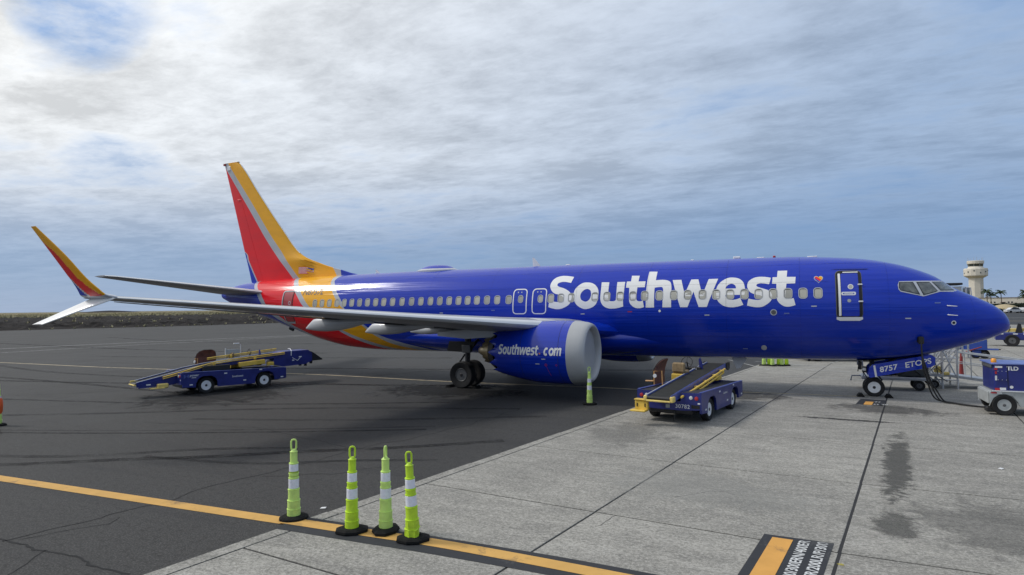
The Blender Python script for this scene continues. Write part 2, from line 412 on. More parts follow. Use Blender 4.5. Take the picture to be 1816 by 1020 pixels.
def rrect(x0, x1, y0, y1, r, n=5):
    out = []
    for cx, cy, a in ((x1-r, y1-r, 0), (x0+r, y1-r, 90), (x0+r, y0+r, 180), (x1-r, y0+r, 270)):
        for i in range(n+1):
            t = R(a+90*i/n); out.append((cx+r*math.cos(t), cy+r*math.sin(t)))
    return out
def disc(cx, cy, r, n=16): return [(cx+r*math.cos(2*math.pi*i/n), cy+r*math.sin(2*math.pi*i/n)) for i in range(n)]
def wheel_obj(name, parent, c, rt, w, axis='X', rim=m_rim, rr=.55, hub=True, n=28, holes=0):
    """tyre (object) with rim and hub as children; axis = axle direction"""
    pr = [(rt*rr, -w*.36), (rt*.80, -w*.48), (rt*.93, -w*.5), (rt*.985, -w*.40), (rt, -w*.22), (rt, w*.22), (rt*.985, w*.40), (rt*.93, w*.5), (rt*.80, w*.48), (rt*rr, w*.36)]
    t = MB().lathe(pr, axis, (0, 0, 0), n, 0, True, close=True).build(name, m_tyre, parent, c)
    for sg in (-1, 1):
        q = MB(); q.lathe([(rt*rr*1.0, sg*w*.36), (rt*rr*.93, sg*w*.40), (rt*rr*.86, sg*w*.36), (rt*rr*.78, sg*w*.26), (rt*rr*.5, sg*w*.24), (rt*rr*.3, sg*w*.27), (0.001, sg*w*.27)], axis, (0, 0, 0), n)
        q.build('rim', rim, t)
        if hub:
            h = MB(); h.lathe([(rt*rr*.26, sg*w*.2), (rt*rr*.26, sg*w*.36), (rt*rr*.18, sg*w*.42), (.001, sg*w*.42)], axis, (0, 0, 0), 12)
            if holes:
                for k in range(holes):
                    a = 2*math.pi*k/holes; y, z = rt*rr*.66*math.cos(a), rt*rr*.66*math.sin(a)
                    p = {'X': (sg*w*.285, y, z), 'Y': (y, sg*w*.285, z)}[axis]
                    h.lathe([(rt*rr*.07, -.01), (rt*rr*.07, .012)], axis, p, 8)
            h.build('hub', m_black if hub is True else hub, t)
    return t

# ================================================================== AIRPLANE
FS = [-.15, -.1, .15, .7, 1.45, 2.0, 2.5, 3.2, 4.3, 5.5, 7, 24, 26, 28, 30, 32, 34, 36, 37.3, 37.95]
FT = [2.66, 2.86, 3.2, 3.56, 3.96, 4.38, 4.62, 4.87, 5.10, 5.21, 5.28, 5.32, 5.30, 5.28, 5.255, 5.22, 5.15, 5.02, 4.8, 4.62]
FB = [2.56, 2.47, 2.3, 2.06, 1.82, 1.65, 1.53, 1.42, 1.333, 1.306, 1.29, 1.28, 1.29, 1.4, 1.75, 2.3, 2.9, 3.42, 3.85, 4.1]
FW = [.04, .2, .50, .80, 1.10, 1.27, 1.42, 1.58, 1.74, 1.83, 1.88, 1.88, 1.88, 1.84, 1.73, 1.53, 1.24, .86, .52, .28]
def pchip(S, v):
    n = len(S); h = [S[i+1]-S[i] for i in range(n-1)]; d = [(v[i+1]-v[i])/h[i] for i in range(n-1)]; m = [0]*n
    m[0] = d[0]; m[-1] = d[-1]
    for i in range(1, n-1):
        if d[i-1]*d[i] > 0:
            a = 2*h[i]+h[i-1]; b = h[i]+2*h[i-1]; m[i] = (a+b)/(a/d[i-1]+b/d[i])
    def f(s):
        s = min(max(s, S[0]), S[-1]); k = 0
        while k < n-2 and s > S[k+1]: k += 1
        t = (s-S[k])/h[k]
        return (2*t**3-3*t**2+1)*v[k]+(t**3-2*t**2+t)*h[k]*m[k]+(-2*t**3+3*t**2)*v[k+1]+(t**3-t**2)*h[k]*m[k+1]
    return f
fT, fB, fW = pchip(FS, FT), pchip(FS, FB), pchip(FS, FW)
def skin_y(x, z):
    s = -x; t, b, w = fT(s), fB(s), fW(s); q = (z-(t+b)/2)/((t-b)/2); q = max(-.995, min(.995, q)); return w*math.sqrt(1-q*q)
def on_skin(off, side=-1):
    def f(x, z):
        s = -x; t, b, w = fT(s), fB(s), fW(s); h = (t-b)/2; q = max(-.995, min(.995, (z-(t+b)/2)/h)); y = w*math.sqrt(1-q*q)
        ny, nz = y/w**2, q/h; l = math.hypot(ny, nz)
        return (x, side*(y+off*ny/l), (z if abs(q) < .99 else (t+b)/2+q*h)+off*nz/l)
    return f
plane = empty('airplane', (0, 0, 0), 0, 'blue twin-engine airliner with red and orange striped tail parked on the ramp', 'airplane')
# fuselage
ss = [-.15+.95*(i/22)**2 for i in range(22)]+[.8+i*.2 for i in range(0, 32)]+[7.2+i*.6 for i in range(28)]+[24+i*.3 for i in range(47)]+[37.95]
ss = sorted(set(round(s, 3) for s in ss if s <= 37.95))
mb = MB(); N = 72; vs = []; fs = []
for s in ss:
    t, b, w = fT(s), fB(s), fW(s)
    for k in range(N):
        a = 2*math.pi*k/N; vs.append((-s, w*math.cos(a), (t+b)/2+(t-b)/2*math.sin(a)))
for i in range(len(ss)-1):
    for k in range(N): fs.append((i*N+k, i*N+(k+1) % N, (i+1)*N+(k+1) % N, (i+1)*N+k))
fs += [tuple(range(N)), tuple(range((len(ss)-1)*N, len(ss)*N))]
mb.add(vs, fs, 0, True); fus = mb.build('fuselage', m_fus, plane)
# wing-to-body fairing
mb = MB(); vs = []; fs = []; K = 40; st = [11.4, 12.0, 12.7, 13.4, 14.3, 15.4, 17, 18.5, 20, 21.2, 22.2, 23.2, 24.0]; pr = [0, .12, .32, .56, .78, .93, 1, 1, .95, .8, .55, .22, .0]
for s, p in zip(st, pr):
    for k in range(K):
        a = 2*math.pi*k/K; vs.append((-s, (1.42+.62*p)*math.cos(a), 2.10+(.62+.26*p)*math.sin(a) if math.sin(a) < 0 else 2.10+(.40+.34*p)*math.sin(a)))
for i in range(len(st)-1):
    for k in range(K): fs.append((i*K+k, i*K+(k+1) % K, (i+1)*K+(k+1) % K, (i+1)*K+k))
fs += [tuple(range(K)), tuple(range((len(st)-1)*K, len(st)*K))]
mb.add(vs, fs, 0, True).build('wing_body_fairing', m_navy, plane)

# --- lofted lifting surfaces
def foil(n=14):
    up = []
    for i in range(n+1):
        u = (1-math.cos(math.pi*i/n))/2
        up.append((u, (.2969*math.sqrt(u)-.126*u-.3516*u*u+.2843*u**3-.1015*u**4)*5))
    return up
FO = foil()
def loft(secs, mats=0, split=None):
    """secs: (LEx, y, z, chord, nx, ny, nz, thickness ratio)"""
    mb = MB(); vs = []; fs = []; mi = []; n = len(FO); m = 2*n-2
    for (x, y, z, c, nv, tc_) in secs:
        nv = Vector(nv).normalized()
        up_ = [(x-u*c, t*tc_*c) for u, t in FO]; lo = [(x-u*c, -t*tc_*c*.75) for u, t in FO[1:-1]]
        for X, h in up_+lo[::-1]:
            vs.append((X, y+nv.y*h, z+nv.z*h))
    for i in range(len(secs)-1):
        for k in range(m):
            fs.append((i*m+k, i*m+(k+1) % m, (i+1)*m+(k+1) % m, (i+1)*m+k))
            mi.append((i, k))
    mb.add(vs, fs, 0, True)
    if split:
        for j, (i, k) in enumerate(mi):
            kk = k if k < n-1 else m-1-k          # chord cell
            mb.mi[j] = split((i+.5)/(len(secs)-1), (FO[kk][0]+FO[min(kk+1, n-1)][0])/2)
    mb.add([vs[i] for i in range(m)], [tuple(range(m))], mb.mi[0]); mb.add(vs[-m:], [tuple(range(m))], mb.mi[-1] if not split else split(.99, .3))
    return mb
def lerp(a, b, t): return a+(b-a)*t
for side, nm in ((-1, 's'), (1, 'p')):
    Ns = (0, 0, 1)
    def LEx(y): return -21.4+.535*(17.1-y)
    def wz(y): return 3.799-.0887*(17.1-y)
    def TEx(y): return -20.25-.02*(y-1.5) if y < 5.6 else -20.3-.20*(y-5.6)
    secs = []
    for y in (.6, 1.9, 2.6, 2.75, 3.4, 4.2, 5.0, 5.6, 6.5, 8, 9.5, 11, 12.5, 14, 15.5, 16.6, 17.1):
        tcr = lerp(.14, .10, min(1, max(0, (y-1.5)/8)))
        secs.append((LEx(y), side*y, wz(y)-(.05 if y < 2.7 else 0), LEx(y)-TEx(y), Ns, tcr))
    w = loft(secs, split=lambda v, u: 2 if v < 3/17 else (1 if u < .05 else 0)).build('wing', [m_wing, m_polish, m_navy], plane)
    # blended tip with upper and lower winglet
    up_secs = []; NU = 36
    key = [(0, 17.02, 3.80, -21.36, 1.25), (.12, 17.25, 3.86, -21.42, 1.02), (.22, 17.38, 4.0, -21.5, .85), (.35, 17.52, 4.25, -21.72, .66), (.6, 17.74, 4.76, -22.10, .53), (1, 18.02, 5.55, -22.93, .20)]
    fy, fz, fx, fc = [pchip([k[0] for k in key], [k[j] for k in key]) for j in (1, 2, 3, 4)]
    for i in range(NU+1):
        t = i/NU; dy, dz = fy(min(1, t+.02))-fy(max(0, t-.02)), fz(min(1, t+.02))-fz(max(0, t-.02))
        up_secs.append((fx(t), side*fy(t), fz(t), fc(t), (0, -dz*side, dy), .13))
    def wcol(v, u):
        if v < .15: return 3
        if u < .04: return 3 if False else 2
        o = lerp(.06, .40, (v-.15)/.2) if v < .35 else (lerp(.40, .55, (v-.35)/.33) if v < .68 else lerp(.55, 1.0, (v-.68)/.14))
        if u < o: return 2
        if v < .40 and u > lerp(.58, 1.0, (v-.15)/.24): return 0 if u > lerp(.66, 1.08, (v-.15)/.24) else 3
        return 1
    # finer chord for colour edges
    FO_old = FO; FO = foil(26)
    loft(up_secs, split=wcol).build('winglet', [m_navy, m_red, m_orange, m_silver], w)
    FO = FO_old
    lo_secs = []
    for t in (0, .12, .3, .6, 1):
        y = lerp(17.1, 18.0, t); z = lerp(3.78, 3.17, t)-.10*math.sin(math.pi*t)*0; x = lerp(-21.32, -22.64, t); c = lerp(1.0, .42, t)
        lo_secs.append((x, side*y, z, c, (0, .6*side, .8), .09))
    loft(lo_secs, split=lambda v, u: 0).build('lower_winglet', m_white, w)
    # flap track fairings
    for (fyy, xe, ze, ln, rr_) in ((10.0, -22.0, 2.76, 2.9, .20), (7.2, -21.65, 2.52, 3.1, .24), (4.6, -21.35, 2.42, 2.7, .22)):
        mb = MB(); K = 14; vs = []; fs = []; zs = wz(fyy)
        # u from the pointed aft end: x offset, top z, bottom z, half width
        prof = [(0, ze+.05, ze, .015), (.12, ze+.16, ze-.02, .05), (.35, ze+.34, ze-.05, .11), (.62, zs-.02, ze-.07, .16), (1.0, zs, ze-.075, rr_*.85), (1.5, zs, ze-.04, rr_), (2.0, zs, ze+.05, rr_*.95), (ln-.35, zs-.05, lerp(ze, zs, .45), rr_*.75), (ln, zs-.12, zs-.22, .05)]
        for dx, zt_, zb_, hw in prof:
            for k in range(K):
                a = 2*math.pi*k/K; q = abs(math.sin(a))**.8*(1 if math.sin(a) > 0 else -1); vs.append((xe+dx, side*(fyy+hw*math.cos(a)), (zt_+zb_)/2+(zt_-zb_)/2*q))
        for i in range(len(prof)-1):
            for k in range(K): fs.append((i*K+k, i*K+(k+1) % K, (i+1)*K+(k+1) % K, (i+1)*K+k))
        fs += [tuple(range(K)), tuple(range((len(prof)-1)*K, len(prof)*K))]
        mb.add(vs, fs, 0, True).build('flap_track_fairing', m_lightgrey, w)
    # hinge / trailing-edge seams on the underside: flap panels
    for (ya, yb) in ((2.1, 5.4), (5.8, 12.4), (12.6, 16.4)):
        mb = MB()
        for yy in (ya, yb):
            pass
        pa = []
        for yy, o in ((ya, 0), (yb, 0)):
            c = LEx(yy)-TEx(yy); zz = wz(yy); pa.append((TEx(yy)+.24*c, side*yy, zz-.030*c)); pa.append((TEx(yy)-.03, side*yy, zz-.012))
        mb.add([pa[0], pa[1], pa[3], pa[2], *[(p[0], p[1], p[2]-.02) for p in (pa[0], pa[1], pa[3], pa[2])]], [(0, 1, 2, 3), (7, 6, 5, 4), (0, 4, 5, 1), (1, 5, 6, 2), (2, 6, 7, 3), (3, 7, 4, 0)])
        mb.build('flap', m_wing, w)
    for yy in (8.2, 11.0, 13.4, 15.6):
        mb = MB(); zz = wz(yy); mb.tube([(TEx(yy)+.02, side*yy, zz), (TEx(yy)-.16, side*(yy+.02), zz+.01)], .008, 4); mb.build('static_wick', m_black, w)
    # horizontal stabilizer
    hs = []
    for t in (0, .2, .5, .8, .96, 1):
        y = lerp(.2, 7.18, t); c = lerp(4.3, 1.35, t) if t < .97 else .9
        hs.append((lerp(-32.95, -37.65, t)-(.25 if t == 1 else 0), side*y, lerp(4.30, 5.24, t), c, (0, -.13*side, 1), .09))
    loft(hs, split=lambda v, u: 1 if u < .04 else 0).build('horizontal_stabilizer', [m_wing, m_polish], plane)

# --- vertical fin and rudder
le = [(4.9, -26.6), (5.2, -27.4), (5.32, -28.1), (5.59, -29.06), (5.79, -29.87), (6.0, -30.5), (6.34, -31.5), (6.62, -31.98), (7.0, -32.4), (7.73, -33.03), (9.05, -34.15), (10.46, -35.29), (12.1, -36.6), (12.33, -36.86)]
te = [(4.9, -35.7), (5.89, -35.99), (6.81, -36.29), (8.16, -36.71), (10.12, -37.32), (12.06, -37.94), (12.33, -38.03)]
fle = pchip([a for a, b in le], [b for a, b in le]); fte = pchip([a for a, b in te], [b for a, b in te])
def fin_half(x, z):
    a = min(fle(z), -31.0-.2*(z-5)) if z < 7 else fle(z); b = fte(z); c = abs(a-b); u = (a-x)/c
    base = .05*c*4.2*(math.sqrt(max(u, 0))*(1-u)) if u > 0 else 0
    dors = .02+.10*max(0, min(1, (fle(z)-x)/3.0))*max(0, (7-z)/2)
    return max(base, dors if z < 7 else 0)+.012
def fin_mesh(fa, fb, name, mat, rows=46, cols=30):
    mb = MB(); vs = []; fs = []
    zs = [4.9+(12.33-4.9)*i/rows for i in range(rows+1)]
    for sg in (-1, 1):
        base = len(vs)
        for z in zs:
            a, b = fa(z), fb(z)
            for j in range(cols+1):
                x = lerp(a, b, (j/cols)**1.3); e = fin_half(x, z)
                if j in (0, cols): e = .012 if j == 0 and name == 'vertical_stabilizer' else (.006 if j == cols and name == 'rudder' else e)
                vs.append((x, sg*e, z))
        for i in range(rows):
            for j in range(cols):
                k = base+i*(cols+1)+j; fs.append((k, k+1, k+cols+2, k+cols+1))
    off = len(vs)//2
    for i in range(rows):
        for j in (0, cols):
            k = i*(cols+1)+j; fs.append((k, k+cols+1, k+cols+1+off, k+off))
    for i in (rows,):
        for j in range(cols):
            k = i*(cols+1)+j; fs.append((k, k+1, k+1+off, k+off))
    return mb.add(vs, fs, 0, True).build(name, mat, plane)
hinge = lambda z: lerp(-34.5, -37.35, (z-4.9)/(12.33-4.9))
fin = fin_mesh(fle, lambda z: hinge(z), 'vertical_stabilizer', m_fin)
rud = fin_mesh(lambda z: hinge(z)-.015, fte, 'rudder', m_fin, 46, 10)
mb = MB(); pts = [(fle(z)+.006, 0, z) for z in [6.62+i*.19 for i in range(30)]]
mb.tube(pts, .035, 8).build('fin_leading_edge', m_polish, fin)
MB().box((-37.45, 0, 12.35), (1.3, .16, .05), 0, bev=.02).build('fin_tip_cap', m_polish, fin)
MB().box((-37.98, -.02, 12.27), (.22, .12, .10), 0, bev=.03).build('tail_light', m_redlens, fin)
MB().box((-37.55, -.09, 12.0), (.28, .05, .26), 0, bev=.02).build('fin_tip_bracket', m_polish, fin)
MB().box((-36.6, -.14, 10.0), (.35, .05, .05), 0, bev=.02).build('rudder_hinge_fairing', m_red, fin)
def on_fin(off): return lambda x, z: (x, -(fin_half(x, z)+off), z)
# flag on the fin
FL = empty('flag', (0, 0, 0)); FL.parent = plane
fx0, fx1, fz0, fz1 = -31.76, -30.90, 5.42, 5.81
for i in range(13):
    za, zb = lerp(fz0, fz1, i/13), lerp(fz0, fz1, (i+1)/13); x1 = fx1 if i < 6 else lerp(fx0, fx1, .6)
    bm = fill_shape([[(fx0, za), (x1, za), (x1, zb), (fx0, zb)]]); wrap(bm, 'stripe', on_fin(.006), m_white if i % 2 else m_red, FL, .2)
bm = fill_shape([[(lerp(fx0, fx1, .6), lerp(fz0, fz1, 6/13)), (fx1, lerp(fz0, fz1, 6/13)), (fx1, fz1), (lerp(fx0, fx1, .6), fz1)]]); wrap(bm, 'canton', on_fin(.006), m_navy, FL, .2)
mb = MB()
for r in range(9):
    for c in range(6 if r % 2 == 0 else 5):
        x = lerp(fx0, fx1, .6)+.02+(c+(0 if r % 2 == 0 else .5))*.058; z = lerp(fz0, fz1, 6/13)+.016+r*.0225
        y = -(fin_half(x, z)+.008); mb.add([(x-.008, y, z), (x, y, z-.008), (x+.008, y, z), (x, y, z+.008)], [(0, 1, 2, 3)])
o = mb.build('stars', m_white, FL); o['kind'] = 'stuff'

# --- lettering on the fuselage
LET = {'S':[[(-15.14,4.7,1),(-15.21,4.44,1),(-15.46,4.49,0),(-15.65,4.49,0),(-15.79,4.44,0),(-15.82,4.36,0),(-15.74,4.29,0),(-15.54,4.23,0),(-15.34,4.14,0),(-15.19,4.03,0),(-15.1,3.89,0),(-15.11,3.73,0),(-15.18,3.55,0),(-15.34,3.43,0),(-15.57,3.34,0),(-15.78,3.33,0),(-15.99,3.37,0),(-16.14,3.42,1),(-16.1,3.66,1),(-15.9,3.65,0),(-15.71,3.63,0),(-15.56,3.64,0),(-15.46,3.69,0),(-15.45,3.8,0),(-15.54,3.88,0),(-15.71,3.95,0),(-15.89,4.0,0),(-16.04,4.12,0),(-16.13,4.29,0),(-16.13,4.45,0),(-16.05,4.61,0),(-15.91,4.71,0),(-15.69,4.76,0),(-15.44,4.75,0)]],'o':[[(-14.49,4.44,0),(-14.67,4.42,0),(-14.85,4.31,0),(-14.98,4.15,0),(-15.03,3.94,0),(-14.99,3.72,0),(-14.89,3.53,0),(-14.71,3.39,0),(-14.5,3.32,0),(-14.3,3.35,0),(-14.12,3.43,0),(-14.0,3.57,0),(-13.94,3.76,0),(-13.93,3.97,0),(-13.98,4.16,0),(-14.1,4.31,0),(-14.28,4.41,0)],[(-14.46,4.16,0),(-14.58,4.12,0),(-14.69,4.0,0),(-14.72,3.86,0),(-14.67,3.72,0),(-14.56,3.65,0),(-14.45,3.63,0),(-14.34,3.69,0),(-14.27,3.8,0),(-14.25,3.94,0),(-14.28,4.07,0),(-14.36,4.14,0)]],'u':[[(-13.85,4.43,1),(-13.52,4.42,1),(-13.52,4.18,0),(-13.52,3.98,0),(-13.51,3.78,0),(-13.46,3.66,0),(-13.34,3.63,0),(-13.23,3.64,0),(-13.18,3.68,1),(-13.17,3.97,0),(-13.18,4.42,1),(-12.85,4.42,1),(-12.86,3.96,0),(-12.88,3.69,0),(-12.87,3.41,1),(-13.06,3.36,0),(-13.27,3.33,0),(-13.48,3.34,0),(-13.67,3.42,0),(-13.79,3.56,0),(-13.84,3.74,0),(-13.84,3.98,0),(-13.84,4.24,0)]],'t':[[(-12.61,4.67,1),(-12.29,4.66,1),(-12.3,4.42,1),(-12.01,4.42,1),(-12.02,4.18,1),(-12.32,4.18,1),(-12.33,3.92,0),(-12.33,3.73,0),(-12.3,3.64,0),(-12.19,3.61,0),(-12.07,3.64,1),(-12.02,3.38,1),(-12.16,3.34,0),(-12.31,3.34,0),(-12.46,3.4,0),(-12.59,3.53,0),(-12.63,3.7,0),(-12.64,3.92,0),(-12.65,4.17,1),(-12.79,4.18,1),(-12.78,4.43,1),(-12.61,4.43,1)]],'h':[[(-11.92,4.82,1),(-11.59,4.81,1),(-11.6,4.45,1),(-11.46,4.46,0),(-11.3,4.46,0),(-11.13,4.43,0),(-11.01,4.35,0),(-10.96,4.18,0),(-10.95,3.92,0),(-10.95,3.36,1),(-11.29,3.36,1),(-11.28,3.66,0),(-11.27,4.0,0),(-11.29,4.12,0),(-11.34,4.17,0),(-11.47,4.17,0),(-11.62,4.15,1),(-11.62,3.36,1),(-11.95,3.36,1),(-11.95,3.91,0),(-11.94,4.41,0)]],'w':[[(-10.93,4.44,1),(-10.59,4.44,1),(-10.43,3.86,1),(-10.21,4.44,1),(-9.94,4.44,1),(-9.76,3.81,1),(-9.55,4.44,1),(-9.2,4.44,1),(-9.6,3.36,1),(-9.9,3.36,1),(-10.1,3.96,1),(-10.32,3.36,1),(-10.6,3.36,1)]],'e':[[(-8.39,3.69,1),(-8.28,3.43,1),(-8.42,3.38,0),(-8.63,3.34,0),(-8.83,3.35,0),(-9.02,3.42,0),(-9.19,3.58,0),(-9.25,3.79,0),(-9.25,4.04,0),(-9.17,4.23,0),(-9.02,4.37,0),(-8.84,4.46,0),(-8.64,4.47,0),(-8.44,4.42,0),(-8.3,4.3,0),(-8.24,4.14,0),(-8.22,3.96,0),(-8.24,3.8,1),(-8.92,3.81,1),(-8.9,3.72,0),(-8.81,3.64,0),(-8.66,3.62,0),(-8.51,3.64,0)],[(-8.92,4.05,1),(-8.54,4.05,1),(-8.56,4.15,0),(-8.63,4.21,0),(-8.72,4.23,0),(-8.83,4.19,0),(-8.89,4.12,0)]],'s':[[(-7.32,4.42,1),(-7.38,4.18,1),(-7.54,4.21,0),(-7.7,4.22,0),(-7.8,4.19,0),(-7.82,4.14,0),(-7.77,4.09,0),(-7.61,4.03,0),(-7.42,3.96,0),(-7.31,3.85,0),(-7.28,3.7,0),(-7.33,3.56,0),(-7.46,3.44,0),(-7.62,3.35,0),(-7.81,3.33,0),(-8.0,3.36,0),(-8.15,3.4,1),(-8.1,3.66,1),(-7.95,3.62,0),(-7.77,3.6,0),(-7.66,3.63,0),(-7.62,3.7,0),(-7.68,3.77,0),(-7.89,3.82,0),(-8.05,3.91,0),(-8.13,4.06,0),(-8.14,4.17,0),(-8.1,4.3,0),(-7.98,4.4,0),(-7.82,4.46,0),(-7.63,4.47,0),(-7.45,4.45,0)]],'T':[[(-7.09,4.68,1),(-6.76,4.68,1),(-6.78,4.44,1),(-6.48,4.43,1),(-6.5,4.19,1),(-6.79,4.19,1),(-6.83,3.84,0),(-6.84,3.72,0),(-6.79,3.65,0),(-6.69,3.63,0),(-6.56,3.65,1),(-6.5,3.4,1),(-6.67,3.35,0),(-6.84,3.35,0),(-6.99,3.43,0),(-7.1,3.57,0),(-7.13,3.76,0),(-7.13,4.19,1),(-7.28,4.2,1),(-7.26,4.44,1),(-7.11,4.44,1)]]}
for key in ('S', 'o', 'u', 't', 'h', 'w', 'e', 's', 'T'):
    bm = fill_shape([smooth_outline(l) for l in LET[key]])
    wrap(bm, 'lettering', on_skin(.004), m_white, plane, None, .06)
# registration on the orange band (slanted black letters)
m_regink = paint('black_registration_film', (.10, .07, .05), .45)
bm = text_bm('N8757L', .42, .02, .25, 1.0); wrap(bm, 'registration', on_skin(.004), m_regink, plane, .3, .05, 1.06, -29.58, 4.33)
# heart emblem
def heart(k=1.0):
    out = []
    for i in range(40):
        t = 2*math.pi*i/40; out.append((k*16*math.sin(t)**3/32, k*(13*math.cos(t)-5*math.cos(2*t)-2*math.cos(3*t)-math.cos(4*t))/32))
    return out
def heart_emblem(cx, cz, size, mapping, parent):
    for nm, k, mt, of, clip in (('heart_rim', 1.0, m_silver, 0, None), ('heart_red', .84, m_red, .002, None), ('heart_stripe', .84, m_orange, .004, (.10, 2)), ('heart_blue', .84, m_navy, .004, (-2, -.14))):
        pts = [(size*x, size*z) for x, z in heart(k)]; bm = fill_shape([pts])
        if clip:
            nrm = Vector((.62, .78, 0))*1.0 if clip[0] > 0 else Vector((.62, .78, 0)); d = size*(clip[0] if clip[0] > 0 else clip[1])
            bmesh.ops.bisect_plane(bm, geom=bm.verts[:]+bm.edges[:]+bm.faces[:], plane_co=nrm*d, plane_no=nrm, clear_inner=clip[0] > 0, clear_outer=clip[0] < 0)
        wrap(bm, nm, mapping(.004+of), mt, parent, .1, .1, 1, cx, cz)
H = empty('heart_emblem'); H.parent = plane
heart_emblem(-5.73, 4.33, .30, on_skin, H)

# --- cabin windows
WIN = [(-5.761, 3.822), (-6.248, 3.823), (-6.746, 3.823), (-7.246, 3.824), (-7.743, 3.826), (-8.242, 3.829), (-8.75, 3.831), (-9.256, 3.834), (-9.762, 3.836), (-10.318, 3.839), (-10.853, 3.837), (-11.415, 3.835), (-11.998, 3.833), (-12.481, 3.832), (-13.008, 3.83), (-13.566, 3.828), (-14.078, 3.826), (-15.115, 3.807), (-15.582, 3.799), (-16.04, 3.79), (-18.043, 3.769), (-18.61, 3.768), (-19.123, 3.767), (-19.636, 3.766), (-20.119, 3.765), (-20.6, 3.764), (-21.097, 3.763), (-21.607, 3.762), (-22.119, 3.761), (-22.655, 3.76), (-23.183, 3.758), (-23.735, 3.756), (-24.286, 3.754), (-24.813, 3.752), (-25.3, 3.75), (-25.8, 3.748), (-26.294, 3.748), (-26.788, 3.748), (-27.277, 3.748), (-27.763, 3.748), (-28.269, 3.749), (-28.772, 3.749), (-29.274, 3.749)]
def cabin_window(x, z, parent, name='cabin_window', ww=.30, wh=.395):
    fr = wrap(fill_shape([rrect(x-ww/2, x+ww/2, z-wh/2, z+wh/2, .11), rrect(x-ww/2+.028, x+ww/2-.028, z-wh/2+.028, z+wh/2-.028, .088)]), name, on_skin(.009), m_winframe, parent, None, .06)
    pa = wrap(fill_shape([rrect(x-ww/2+.02, x+ww/2-.02, z-wh/2+.02, z+wh/2-.02, .09)]), 'window_shade', on_skin(.004), m_shade if random.random() < .6 else m_shade2, fr, None, .06)
    wrap(fill_shape([rrect(x-ww/2+.026, x+ww/2-.026, z-wh/2+.026, z+wh/2-.026, .088), rrect(x-ww/2+.042, x+ww/2-.034, z-wh/2+.034, z+wh/2-.046, .078)]), 'inner_shadow_ring', on_skin(.0065), m_dkmetal, fr, None, .06)  # painted inner shadow of the recessed window: dark ring, wider at left and top
    wrap(fill_shape([rrect(x-ww/2+.035, x+ww/2-.035, z+wh/2-.055, z+wh/2-.03, .012, 2)]), 'shade_gap', on_skin(.0075), m_dkmetal, fr, None, None)
    return fr
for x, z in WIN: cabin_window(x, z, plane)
# --- overwing exits
for cx, wx in ((-17.50, -17.463), (-16.58, -16.524)):
    ex = wrap(fill_shape([rrect(cx-.34, cx+.34, 3.12, 4.235, .17), rrect(cx-.295, cx+.295, 3.165, 4.19, .13)]), 'overwing_exit', on_skin(.006), m_white, plane, None, .08)
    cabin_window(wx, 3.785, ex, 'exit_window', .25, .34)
    for dx in (-.1, .06): wrap(fill_shape([disc(cx+dx, 4.08, .03, 8)]), 'latch', on_skin(.008), m_silver, ex)
# --- forward service door, set slightly inward and ajar
D = empty('service_door'); D.parent = plane
wrap(fill_shape([rrect(-5.20, -4.36, 2.90, 4.62, .16)]), 'door_frame', on_skin(.006), m_rimgrey, D, .3, .08)
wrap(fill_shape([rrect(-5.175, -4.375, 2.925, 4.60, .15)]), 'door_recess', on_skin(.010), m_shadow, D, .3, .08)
wrap(fill_shape([rrect(-5.02, -4.47, 2.985, 4.50, .05)]), 'door_panel', on_skin(.016), m_navy, D, .3, .08)
wrap(fill_shape([rrect(-5.11, -5.035, 3.0, 4.50, .02)]), 'edge_strip', on_skin(.022), m_white, D, None, .08)
wrap(fill_shape([rrect(-4.95, -4.46, 4.525, 4.56, .015)]), 'top_strip', on_skin(.018), m_polish, D, .3, .08)
wrap(fill_shape([[(-5.19, 2.96), (-4.37, 2.96), (-4.37, 2.88), (-4.47, 2.83), (-5.09, 2.83), (-5.19, 2.88)]]), 'door_sill', on_skin(.03), m_polish, D, .3, .05)
wrap(fill_shape([disc(-4.72, 4.02, .09, 20)]), 'door_window', on_skin(.020), m_polish, D, .3, .05)
wrap(fill_shape([disc(-4.72, 4.02, .065, 20)]), 'window_pane', on_skin(.023), m_shade, D, .3, .05)
wrap(fill_shape([rrect(-5.02, -4.56, 3.72, 3.84, .05), rrect(-4.97, -4.61, 3.755, 3.805, .02)]), 'handle_surround', on_skin(.022), m_polish, D, .3, .05)
wrap(fill_shape([rrect(-4.93, -4.64, 3.77, 3.792, .01)]), 'handle', on_skin(.03), m_polish, D, .3)
wrap(fill_shape([disc(-4.78, 3.53, .06, 14)]), 'gauge', on_skin(.020), m_gpugrey, D)
for zz in (4.10, 3.50):
    y = -skin_y(-4.42, zz)-.03; MB().box((-4.42, y, zz), (.15, .05, .05), 0, bev=.012).build('hinge', m_polish, D)
for zz, xa, xb in ((4.66, -5.35, -4.1),):
    wrap(fill_shape([[(xa, zz+.012), (xa+.2, zz+.02), (xb, zz), (xb-.1, zz-.02)]]), 'rain_gutter', on_skin(.012), m_shadow, D, .3)
